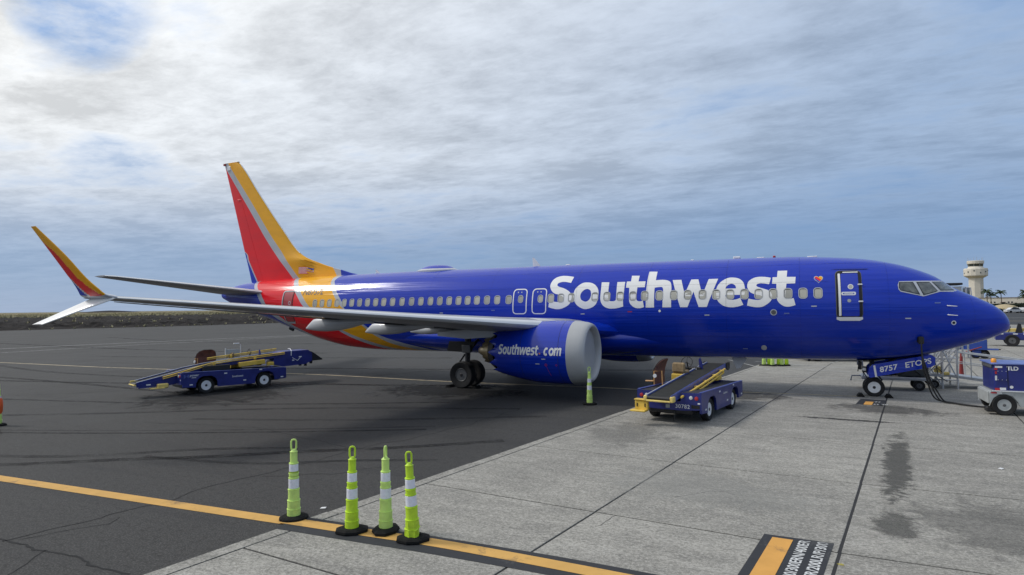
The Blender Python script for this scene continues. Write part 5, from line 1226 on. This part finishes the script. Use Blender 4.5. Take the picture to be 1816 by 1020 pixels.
m = MB(); m.box((gx0+.02, gy0+.2, .16), (.32, .3, .16), 0, bev=.03); m.build('tow_fitting', m_black, gp)
for x in (-.83, 1.15):
    for y in (gy0+.06, gy1-.06): wheel_obj('wheel', gp, (x, y, .31), .31, .20, 'Y', m_gpugrey, .56, m_rimgrey, 28, 5)
m = MB(); m.lathe([(.07, 1.57), (.075, 1.60), (.07, 1.66), (.05, 1.69), (.001, 1.70)], 'Z', (-1.0, gy0+.25, 0), 16); m.build('beacon', m_amber, gp)
fy = gy0-.001
def gmap(x, z): return (x, gy0-.006, z)
wrap(text_bm('TLD', .16, .035, 0, .85), 'logo', gmap, m_label, gb, None, None, 1.05, -.60, 1.41)
for x, z, w, h, mt in ((-.94, 1.455, .18, .055, m_label), (-1.01, 1.39, .08, .06, m_redlabel), (-1.01, 1.28, .05, .08, m_redlabel), (-1.01, 1.12, .05, .14, m_label), (-.99, .80, .12, .04, m_redlabel), (-.85, .80, .15, .07, m_label), (-.98, .765, .12, .03, m_redlabel),
                       (-1.08, .675, .14, .04, m_redlabel), (-.94, .675, .12, .04, m_label), (-.92, .715, .03, .03, m_whitelens), (-.86, .715, .03, .03, m_whitelens)):
    MB().box((x, gy0-(.026 if z < .75 else .006), z), (w, .008, h)).build('label_plate', mt, gb)
MB().box((-.86, gy0-.004, 1.20), (.24, .012, .30), 0).build('access_panel', m_gseblue, gb)
m = MB()
for x in (-.96, -.86, -.76):
    for z in (1.07, 1.33): m.box((x, gy0-.013, z), (.015, .01, .015))
m.build('panel_screws', m_polish, gb)
wrap(fill_shape([disc(-.72, .86, .045, 14)]), 'fuel_cap', lambda x, z: (x+.08, gy0-.008, z), m_label, gb)
for x in (-.72, -.1, .6): MB().box((x, gy0-.002, 1.12), (.012, .01, .78)).build('panel_joint', m_shadow, gb)
MB().box(((gx0+gx1)/2, gy0-.03, .735), (gx1-gx0, .05, .03)).build('chassis_trim', m_polish, gp)
MB().box((-.05, gy0-.024, .50), (.3, .012, .16)).build('vent', m_shadow, gp)
# cable
m = MB()
for k, (dx, dy) in enumerate(((0, 0), (.05, .03), (-.04, .06))):
    P = [(-2.61, -1.22, 2.16), (-2.62, -1.34, 2.0), (-2.60, -1.36+dy, 1.6), (-2.55+dx, -1.40+dy, 1.2), (-2.44+dx, -1.42+dy*2, .8), (-2.30+dx*2, -1.38+dy*3, .42), (-2.14+dx*2, -1.30+dy*4, .14), (-1.95+dx, -1.25+dy*4, .05), (-1.74+dx, -1.35+dy*3, .045), (-1.52, -1.60+dy*2, .045), (-1.25, -1.78+dy, .045), (-.98, -1.85+dy, .05), (-.9, -2.0, .25)]
    Q = []
    for i in range(len(P)-1):
        a, b_, c, d = [Vector(P[max(0, min(len(P)-1, i+j))]) for j in (-1, 0, 1, 2)]
        for j in range(4):
            t_ = j/4; Q.append(.5*((2*b_)+(c-a)*t_+(2*a-5*b_+4*c-d)*t_*t_+(3*b_-a-3*c+d)*t_**3))
    m.tube(Q+[Vector(P[-1])], .024, 8)
cb = m.build('power_cable', m_cable); tag(cb, 'black cable hanging from under the nose to the ground power unit', 'cable')
MB().box((-2.615, -1.26, 2.14), (.17, .16, .26), 0, bev=.03).build('plug', m_black, cb)

# ================================================================== BOARDING RAMP AND CARTS BEHIND THE NOSE
m_alu = paint('aluminium_rail', (.50, .51, .52), .35, .5)
rp = empty('boarding_ramp', (0, 0, ZS), 0, 'grey metal boarding ramp with long railings sloping down behind the airplane nose', 'ramp')
def ramp_run(x0, z0, x1, z1, y0, y1):
    m = MB(); m.prism([(x0, z0), (x1, z1), (x1, z1-.10), (x0, z0-.10)], y0, y1, 'XZ'); m.build('deck', m_steel, rp)
    n = max(2, int(abs(x1-x0)/.95))
    for y in (y0, y1):
        m = MB()
        for h in (.5, .92): m.tube([(x0, y, z0+h), (x1, y, z1+h)], .018 if h < .9 else .028, 6)
        m.build('railing', m_alu, rp)
        for i in range(n+1):
            x = lerp(x0, x1, i/n); z = lerp(z0, z1, i/n); MB().tube([(x, y, z-.05), (x, y, z+.95)], .02, 6).build('post', m_alu, rp)
ramp_run(-1.35, .58, 2.6, .06, 3.2, 4.3)
ramp_run(-2.2, .62, -1.35, .58, 2.8, 4.4)
ramp_run(-1.2, 1.15, -6.5, 2.75, 4.6, 5.6)
m = MB()
for x in (-2.15, -1.35, -.85):
    for y in (3.0, 4.5):
        m.tube([(x, y, 0), (x, y, 2.3 if x < -1 else 1.7)], .04, 6)
for (a, b_) in (((-2.15, 3.0, .1), (-1.35, 3.0, 1.5)), ((-1.35, 3.0, .1), (-2.15, 3.0, 1.5)), ((-1.35, 3.0, .6), (-.6, 3.0, 1.9)), ((-.85, 3.0, .4), (-1.35, 3.0, 1.6)), ((-2.15, 4.5, .1), (-.85, 4.5, 1.8)), ((-1.9, 3.0, .7), (-.5, 3.0, 2.1)), ((-1.7, 3.0, .7), (-.35, 3.0, 2.1))):
    m.tube([a, b_], .028, 6)
for z in (.35, 1.2): m.tube([(-2.2, 3.0, z), (-.8, 3.0, z)], .03, 6); m.tube([(-2.2, 4.5, z), (-.8, 4.5, z)], .03, 6)
m.tube([(-2.15, 3.0, 1.2), (-2.15, 4.5, 1.2)], .03, 6); m.tube([(-.85, 3.0, 1.2), (-.85, 4.5, 1.2)], .03, 6)
m.build('support_frame', m_alu, rp)
m = MB(); m.box((-1.5, 3.1, .75), (.22, .2, .26), 0, bev=.03); m.box((-1.25, 3.05, .60), (.3, .16, .12), 0, bev=.03); m.build('hydraulic_box', m_yellowpale, rp)
m = MB(); m.tube([(-2.0, 2.9, .9), (-1.7, 2.9, 1.3), (-1.55, 2.9, .9), (-1.5, 2.9, .5), (-1.2, 2.9, .3)], .02, 6); m.tube([(-1.9, 2.95, .5), (-1.6, 2.9, .9), (-1.3, 2.95, .6)], .018, 6); m.build('hose', m_black, rp)
for x in (-1.6, 2.3):
    for y in (3.1, 4.4): wheel_obj('wheel', rp, (x, y, .16), .16, .10, 'Y', m_rimgrey, .55, True, 16)
# top shelter seen over the nose, carried on four posts
m = MB()
for x, y in ((-1.15, 3.3), (-.42, 3.3), (-1.15, 4.3), (-.42, 4.3)): m.tube([(x, y, 1.2), (x, y, 4.0)], .035, 6)
m.build('shelter_post', m_alu, rp)
MB().box((-.86, 3.8, 4.14), (.66, 1.1, .09), 0, bev=.02).build('shelter_roof', m_black, rp)
MB().box((-.82, 3.3, 3.80), (.50, .04, .48), 0).build('shelter_wall', m_gpugrey, rp)
m = MB(); m.tube([(-.56, 3.28, 4.02), (-.28, 3.28, 3.98), (-.24, 3.28, 3.4)], .022, 6); m.build('shelter_rail', m_alu, rp)
MB().box((-.42, 3.3, 3.76), (.24, .02, .42), 0).build('shelter_window', m_cockpit, rp)

# flat equipment cart behind the nose gear
ec = empty('equipment_cart', (0, 0, ZS), 0, 'grey flatbed cart with a dark metal box on it, behind the nose gear', 'cart')
MB().box((-3.05, 2.35, .46), (2.35, 1.1, .12), 0, bev=.02).build('bed', m_steel, ec)
MB().box((-2.5, 2.2, .69), (.95, .5, .30), 0, bev=.03).build('equipment_box', paint('dark_grey_box', (.06, .065, .06), .5), ec)
MB().box((-3.5, 2.3, .62), (.5, .4, .16), 0, bev=.03).build('crate', paint('pale_crate', (.40, .40, .37), .6), ec)
m = MB(); m.tube([(-3.6, 1.95, .56), (-3.3, 1.9, .75), (-2.9, 1.92, .62), (-2.5, 1.9, .9), (-2.2, 1.95, .6)], .035, 6); m.tube([(-3.9, 2.1, .55), (-3.5, 2.0, .95), (-3.1, 2.0, .58)], .03, 6); m.box((-3.15, 2.6, .80), (.5, .3, .55), 0, bev=.03); m.box((-2.05, 2.5, .85), (.3, .4, .6), 0, bev=.03); m.build('hose_bundle', m_black, ec)
for x in (-3.85, -2.27):
    for y in (1.95, 2.75): wheel_obj('wheel', ec, (x, y, .20), .20, .12, 'Y', m_rimgrey, .5, True, 18)
m = MB(); m.tube([(-4.2, 2.2, .5), (-4.55, 2.1, .5), (-4.6, 2.1, .3)], .03, 6); m.tube([(-4.15, 1.85, .5), (-4.2, 1.85, 1.35)], .03, 6); m.tube([(-4.35, 1.9, .95), (-4.35, 1.9, 1.3), (-4.2, 1.85, 1.3)], .03, 6); m.build('tow_bar', m_steel, ec)

# white pickup half hidden behind the nose gear
pk = empty('pickup_truck', (-4.2, 15.5, ZS), R(12), 'white pickup truck far behind the nose gear door', 'pickup')
m = MB(); m.prism([(-2.6, .42), (2.55, .42), (2.65, .62), (2.6, .88), (1.6, 1.0), (1.0, 1.0), (-.6, 1.0), (-2.6, .98)], -.9, .9, 'XZ'); pb = m.build('body', paint('white_car_paint', (.7, .7, .69), .3, 0, .6), pk)
m = MB(); m.prism([(-.7, 1.0), (1.15, 1.0), (.65, 1.52), (-.5, 1.54)], -.78, .78, 'XZ'); m.build('cab', paint('white_car_paint', (.7, .7, .69)), pk)
for s_ in (-1, 1):
    m = MB(); m.prism([(-.52, 1.06), (.95, 1.06), (.58, 1.46), (-.42, 1.48)], s_*.785, s_*.795, 'XZ'); m.build('side_window', m_glassdark, pk)
for x in (-1.65, 1.65):
    for y in (-.82, .82): wheel_obj('wheel', pk, (x, y, .38), .38, .24, 'Y', m_rimgrey, .6, True, 20)
# red stand with curved arm
rs = MB(); rs.tube([(0, 0, 0), (0, 0, .55), (.02, 0, 1.05)], [.10, .07, .05], 10); rs.tube([(0, 0, .95), (.2, 0, 1.12), (.45, 0, 1.22), (.8, 0, 1.35)], .03, 6)
o = rs.build('red_stand', paint('dark_red_paint', (.22, .02, .02), .5), None, (.25, 8.3, ZS)); tag(o, 'dark red metal stand with a curved arm behind the ramp railings', 'stand')
# blue support carriage under the nose in the distance
bs = empty('blue_carriage', (3.1, 19.3, ZS), R(-12), 'blue steel wheel carriage standing beyond the airplane nose', 'carriage')
m = MB(); m.box((-.1, 0, 1.15), (1.15, .7, 1.15), 0, bev=.02); m.box((-.85, -.1, 1.0), (.5, .5, .75), 0, bev=.02); m.box((.05, 0, .56), (1.9, .8, .06), 0, bev=.01); m.build('frame', paint('bright_blue_steel', (.02, .06, .30), .45), bs)
m = MB(); m.box((.95, 0, .56), (.3, .1, .06)); m.build('tow_eye', m_black, bs)
for x in (-.1, .32): wheel_obj('wheel', bs, (x, -.1, .27), .27, .2, 'Y', m_rimgrey, .45, True, 18)
m = MB(); m.lathe([(.30, .50), (.30, .2), (.18, .1), (.001, .1)], 'Z', (-.05, 0, 0), 14); m.build('swivel', paint('bright_blue_steel', (.02, .06, .30)), bs)
# far belt loader with yellow deck
fl = empty('belt_loader', (8.0, 32.6, 0), R(-10), 'dark blue loader with a pale yellow belt, beyond the nose at the right edge', 'belt loader')
MB().box((1.6, 0, .75), (5.4, 1.7, .55), 0, bev=.04).build('chassis', m_gseblue, fl)
for x in (-.1, 3.4):
    for y in (-.86, .86): wheel_obj('wheel', fl, (x, y, .45), .45, .28, 'Y', m_rimgrey, .5, True, 24)
m = MB(); m.prism([(-2.3, 1.15), (5.5, 1.75), (5.5, 1.45), (-2.3, .95)], -.5, .2, 'XZ'); m.build('belt_deck', m_yellowpale, fl)
m = MB(); m.tube([(-1.6, -.6, 1.0), (-1.6, -.6, .35), (-2.4, -.6, .35)], .04, 6); m.tube([(-1.6, -.6, 1.0), (-2.5, -.6, 1.0)], .05, 6); m.build('tow_frame', m_yellowpale, fl)
m = MB(); m.box((-.9, -.5, 1.2), (.45, .45, .14), 0, bev=.03); m.box((-1.1, -.5, 1.45), (.12, .45, .45), 0, rx=0, bev=.04); m.build('seat', m_brown, fl)
m = MB(); m.prism([(.1, 1.02), (.55, 1.02), (.45, 1.7), (.28, 1.75)], -.8, -.5, 'XZ'); m.tube([(-.3, -.5, 1.05), (-.15, -.5, 1.5)], .03, 6); m.build('control_panel', m_black, fl)
for x in (-.75, .1, .7): MB().box((x, -.855, .95), (.28, .01, .08)).build('label_plate', m_label, fl)

# ================================================================== FAR RIGHT: TOWER, BUILDING, PALMS, CARS, HEDGE
tw = empty('control_tower', (91.2, 456, 0), 0, 'cream concrete airport control tower with dark glazed cab and antennas', 'tower')
n = 8
def oct_lathe(pr, nm, mt, par=tw, n=8, sm=False):
    m = MB(); m.lathe(pr, 'Z', (0, 0, 0), n, 0, sm, a0=math.pi/n); return m.build(nm, mt, par)
oct_lathe([(3.9, -1), (3.9, 18.2)], 'shaft', m_concwall)
oct_lathe([(4.0, 17.8), (6.2, 19.2), (6.3, 19.6), (6.3, 23.4), (6.0, 24.0), (4.6, 24.1)], 'drum', m_concwall, n=16)
oct_lathe([(4.5, 24.0), (4.0, 24.6), (3.9, 25.2)], 'cab_base', m_concwall, n=16)
oct_lathe([(3.85, 25.2), (4.15, 26.8)], 'cab_glass', m_glassdark, n=16)
oct_lathe([(4.2, 26.8), (4.45, 27.0), (4.5, 28.6), (4.3, 28.8), (.01, 28.9)], 'roof', m_concwall, n=16)
for k in range(8):
    a = 2*math.pi*(k+.5)/8; MB().tube([(3.85*math.cos(a), 3.85*math.sin(a), 25.2), (4.15*math.cos(a), 4.15*math.sin(a), 26.8)], .09, 4).build('mullion', m_gpugrey, tw)
for k, h in enumerate((2.2, 1.2, 2.6, 1.6, 2.0, 1.4, 2.4, 1.8)):
    a = 2*math.pi*k/8; MB().tube([(3.9*math.cos(a), 3.9*math.sin(a), 28.8), (3.9*math.cos(a), 3.9*math.sin(a), 28.8+h)], .07, 4).build('antenna', m_steel, tw)
for k in range(12):
    a = 2*math.pi*k/12+.2; MB().box((6.28*math.cos(a), 6.28*math.sin(a), 21.0+(k % 3)*.7), (.3, .5, .8), 0, rz=a).build('drum_window', m_glassdark, tw)
m_roofedge = paint('brown_roof_edge', (.20, .15, .11), .7)
tb = empty('terminal_building', (89, 392, 0), R(-12), 'low cream terminal building with small dark windows behind palm trees', 'building')
MB().box((0, 0, 2.4), (20, 10, 4.9), 0, bev=.05).build('wall', m_concwall, tb)
MB().box((0, 0, 4.97), (20.5, 10.5, .25), 0).build('roof', m_roofedge, tb)
MB().box((-5.5, 1.5, 5.3), (2.4, 2, .9), 0).build('roof_unit', m_gpugrey, tb)
for x in (-8.2, -5.6, -4.2, -2.7, 3.2, 4.6): MB().box((x, -5.02, 2.5), (.75, .08, .75)).build('window', m_glassdark, tb)
MB().box((.8, -5.3, 2.6), (2.2, .8, .2)).build('awning', m_roofedge, tb)
MB().box((.8, -5.02, 1.6), (1.6, .08, 1.7)).build('door', m_glassdark, tb)
tb2 = empty('dark_roofed_building', (110, 400, 0), R(-12), 'low building with a dark blue roof at the right edge behind the hedge', 'building')
MB().box((3, 0, 1.7), (16, 8, 3.6), 0).build('wall', m_concwall, tb2); MB().box((3, 0, 3.9), (17, 9, 1.3), 0, taper=(.9, .6)).build('roof', paint('dark_blue_roof', (.03, .05, .08), .6), tb2)
for x in (-2, 1, 5): MB().box((x, -4.03, 1.9), (1.2, .08, 1.0)).build('window', m_glassdark, tb2)
# palms
m_frond = paint('palm_frond_green', (.035, .06, .02), .7, var=.4, scale=2); m_trunk = paint('palm_trunk', (.16, .13, .10), .9)
def palm(x, y, h, seed, label):
    rnd = random.Random(seed); t = empty('palm_tree', (x, y, 0), rnd.uniform(0, 6), label, 'palm tree', 'palm trees by the terminal')
    m = MB(); lean = rnd.uniform(-.4, .4); m.tube([(0, 0, -.5), (lean*.3, 0, h*.4), (lean, 0, h)], [.28, .2, .16], 8); m.build('trunk', m_trunk, t)
    m = MB()
    for k in range(26):
        a = rnd.uniform(0, 6.28); el = rnd.uniform(-.3, 1.2); L = rnd.uniform(2.2, 3.1); ca, sa = math.cos(a), math.sin(a); prev = None
        for j in range(8):
            u = j/7; r = L*u*math.cos(el*(1-u*.3)); z = h+L*u*math.sin(el)-1.7*u*u*(1 if el > 0 else .6)
            c = Vector((lean+r*ca, r*sa, z)); wv = .42*math.sin(math.pi*min(1, u*1.0+.12))*(1-.3*u)
            if prev is not None and j > 1:
                p, pw = prev
                for sg in (-1, 1):
                    e = Vector((-sa*sg, ca*sg, 0)); m.add([p, c, c+e*wv*1.3+Vector((0, 0, -.28)), p+e*pw*1.0+Vector((0, 0, -.24))], [(0, 1, 2, 3)])
            prev = (c, wv)
    m.build('crown', m_frond, t); return t
for i, (x, y, h, lb) in enumerate(((72.4, 342.4, 8.2, 'tallest palm tree beside the tower shaft'), (74.1, 343.2, 6.6, 'smaller palm tree just right of the tallest palm'), (78.8, 345.4, 7.6, 'palm tree in front of the middle of the cream terminal'), (88.6, 350, 7.6, 'palm tree at the right edge of the photo'), (89.5, 352, 5.8, 'low palm tree under the one at the right edge'))):
    palm(x, y, h, 20+i, lb)
# hedge and shrubs
m_leaf = paint('dark_hedge_green', (.020, .030, .014), .8, var=.5, scale=3)
def leaf_mass(name, cx, cy, lx, ly, h, nleaf, label, cat, kind=None, mat=m_leaf, ls=.28):
    m = MB(); rnd = random.Random(int(cx*7+cy))
    for _ in range(nleaf):
        x, y = rnd.uniform(-lx, lx), rnd.uniform(-ly, ly); z = rnd.uniform(.05, h*(.75+.3*mn.noise(Vector((x*.3, y*.3, 1)))))
        a, b_ = Vector((rnd.gauss(0, 1), rnd.gauss(0, 1), rnd.gauss(0, 1))).normalized()*ls, Vector((rnd.gauss(0, 1), rnd.gauss(0, 1), rnd.gauss(0, 1))).normalized()*ls
        c = Vector((x, y, z)); m.add([c-a, c+b_, c+a, c-b_*.6], [(0, 1, 2, 3)])
    o = m.build(name, mat, None, (cx, cy, 0)); tag(o, label, cat, None, kind); return o
leaf_mass('hedge', 90, 330, 34, 1.2, 2.6, 7000, 'long dark clipped hedge between the parked cars and the terminal', 'hedge')
MB().box((0, 0, 1.0), (67, 1.5, 2.0)).build('core', m_leaf, bpy.data.objects['hedge'])
m_dry = paint('dry_grass', (.38, .34, .20), .9, var=.35, scale=5)
# sand mound and cars
o = MB().lathe([(5.0, 0), (4.6, .5), (3.6, 1.2), (2.2, 1.9), (1.0, 2.2), (.001, 2.3)], 'Z', (0, 0, 0), 20).build('sand_mound', paint('pale_sand', (.40, .33, .20), .9), None, (49.5, 214, 0)); tag(o, 'pale sand mound beside the parked cars just above the nose', 'mound')
def car(x, y, rz, col, label, van=False):
    t = empty('parked_car', (x, y, 0), rz, label, 'car', 'cars parked along the far taxiway'); cm = paint('car_paint_%s' % ''.join('%02d' % int(c*99) for c in col), col, .3, 0, .6)
    m = MB()
    if van: m.prism([(-2.4, .35), (2.3, .35), (2.4, .9), (2.0, 1.2), (1.6, 2.0), (-2.3, 2.05), (-2.42, 1.0)], -.9, .9, 'XZ')
    else: m.prism([(-2.2, .35), (2.15, .35), (2.2, .75), (1.2, .92), (.6, 1.42), (-.9, 1.46), (-1.6, .98), (-2.2, .9)], -.85, .85, 'XZ')
    m.build('body', cm, t)
    for s_ in (-1, 1):
        m = MB(); m.prism([(-1.4, 1.0), (1.05, .98), (.55, 1.36), (-.85, 1.40)] if not van else [(-2.0, 1.25), (1.75, 1.25), (1.5, 1.85), (-2.0, 1.9)], s_*.855, s_*.87, 'XZ'); m.build('side_window', m_glassdark, t)
    for a in (-1.35, 1.35):
        for b_ in (-.8, .8): MB().lathe([(.33, -.11), (.33, .11)], 'Y', (a, b_, .33), 14).build('wheel', m_tyre, t)
    return t
car(45.5, 187.8, .3, (.62, .62, .62), 'white saloon car nearest the airplane nose, on the far taxiway')
car(47.3, 189.5, 1.3, (.5, .5, .5), 'silver saloon car parked across, beside the white saloon')
car(50.5, 196.0, .1, (.06, .06, .09), 'dark saloon car between the silver saloon and the grey one')
car(53.6, 197.0, 1.2, (.12, .12, .13), 'grey saloon car parked left of the pale van')
car(56.2, 200.0, .4, (.05, .05, .05), 'black saloon car behind the pale van')
car(56.8, 196.6, .2, (.68, .60, .58), 'pale van at the right edge with an open white frame', True)
for x, y, h in ((44.0, 200, 1.5), (51.5, 205, 1.8), (54.8, 206, 1.7)):
    leaf_mass('shrub', x, y, 2.0, 1.0, h, 260, {44.0: 'dark shrub left of the parked cars', 51.5: 'dark shrub behind the dark saloon car', 54.8: 'dark shrub behind the grey saloon car'}[x], 'shrub')

# ================================================================== FAR LEFT: LAVA FIELD, DRY GRASS, OCEAN
def lava_mat():
    b = NB('lava_rock'); c = b.ramp(b.noise(.35, 7, .75, .5), [(.3, (.008, .007, .007)), (.55, (.020, .017, .016)), (.75, (.050, .042, .034))])
    return b.bsdf(c, .95, 0, 0, b.bump(b.noise(1.2, 6, .8), 1.0, .3), .2)
def scrub_mat():
    b = NB('dry_scrub_land'); n = b.noise(.11, 7, .8, .3, (1, 1, 1)); n2 = b.noise(.5, 4, .8)
    c = b.ramp(n, [(.36, (.035, .030, .024)), (.46, (.16, .13, .07)), (.55, (.32, .27, .14)), (.70, (.46, .40, .25))]); c = b.mix(b.ramp(n2, [(.4, .6), (.6, 0.)]), c, (.04, .04, .02))
    return b.bsdf(c, .95, spec=.2)
m_lava = lava_mat(); m_scrub = scrub_mat()
sheet('scrub_land', [(-3000, -800), (-3000, 1800), (2600, 2600), (2600, 340), (-58, 340)]+EDGE[::-1][1:-1]+[(-149, -200), (-149, -800)], -.06, m_scrub)
def water_mat():
    b = NB('ocean_water'); return b.bsdf((.03, .07, .11), .25, 0, 0, b.bump(b.noise(.02, 4), .3, 1.0))
sheet('ocean', [(-9000, -9000), (-9000, 9000), (9000, 9000), (9000, -9000)], -1.5, water_mat())
ep = [Vector(p) for p in EDGE]
def edge_pt(t):
    for i in range(len(ep)-1):
        L = (ep[i+1]-ep[i]).length
        if t <= L: return ep[i].lerp(ep[i+1], t/L)
        t -= L
    return ep[-1]
cols = []; T0 = 150
while T0 < 560: cols.append(T0); T0 += 1.1 if T0 < 300 else 2.2
ds = []; d = 0
while d < 420: ds.append(d); d += .8+d*.035
vs = []; fs = []; hbase = {}
for t in cols:
    p = edge_pt(t)
    for d in ds:
        nx, ny = -.93+.0006*d, .36; x, y = p.x+nx*d, p.y+ny*d
        e = min(1, d/6)
        z = e*(1.05*abs(mn.noise(Vector((x*.12, y*.12, 0))))+.75*mn.noise(Vector((x*.45, y*.45, 3)))+.35*mn.noise(Vector((x*1.3, y*1.3, 7)))+.25)
        z *= (1 if d < 260 else max(0, 1-(d-260)/160))
        vs.append((x, y, z+.004))
nd = len(ds)
for i in range(len(cols)-1):
    for j in range(nd-1): k = i*nd+j; fs.append((k, k+1, k+nd+1, k+nd))
me = bpy.data.meshes.new('lava_field'); me.from_pydata(vs, [], fs); me.materials.append(m_lava); o = bpy.data.objects.new('lava_field', me); COL.objects.link(o); o['kind'] = 'structure'
m = MB(); rnd = random.Random(5)
def tuft(x, y, z, s):
    for _ in range(9):
        a = rnd.uniform(0, 6.28); l = s*rnd.uniform(.5, 1); w_ = s*.22; o1 = Vector((math.cos(a), math.sin(a), 0)); s1 = Vector((-o1.y, o1.x, 0))
        b0 = Vector((x, y, z))+o1*s*.15; tip = b0+o1*l*rnd.uniform(.3, .9)+Vector((0, 0, l*rnd.uniform(.6, 1)))
        m.add([b0-s1*w_, b0+s1*w_, tip], [(0, 1, 2)])
t = 150.0
while t < 420:
    p = edge_pt(t); d = rnd.uniform(.3, 1.6); tuft(p.x-.93*d, p.y+.36*d, 0.05, rnd.uniform(.35, .95)); t += rnd.choice((1.4, 2.2, 3.5, 5))
for _ in range(380):
    t = rnd.uniform(150, 540); d = rnd.uniform(4, 110)**1.0; p = edge_pt(t)
    if rnd.random() < .55*mn.noise(Vector((p.x*.03, d*.04, 2)))+.5: tuft(p.x-.93*d, p.y+.36*d, .75, rnd.uniform(.4, 1.0))
for _ in range(5200):
    t = rnd.uniform(150, 560); d = rnd.uniform(225, 620); p = edge_pt(t); tuft(p.x-.93*d, p.y+.36*d, .1, rnd.uniform(.9, 2.2))
o = m.build('dry_grass_tufts', m_dry); tag(o, None, None, None, 'stuff')
for (x, y, sx, sy, h, lb) in ((-1500, 900, 60, 40, 9, 'low dark hill'), ):
    q = MB(); q.lathe([(60, 0), (45, 3), (25, 6), (8, 7.5), (.01, 8)], 'Z', (0, 0, 0), 16); o = q.build('far_hill', m_lava, None, (x, y, -1)); o.scale = (1.6, 1, .7); o['kind'] = 'structure'

def unique_check(): pass
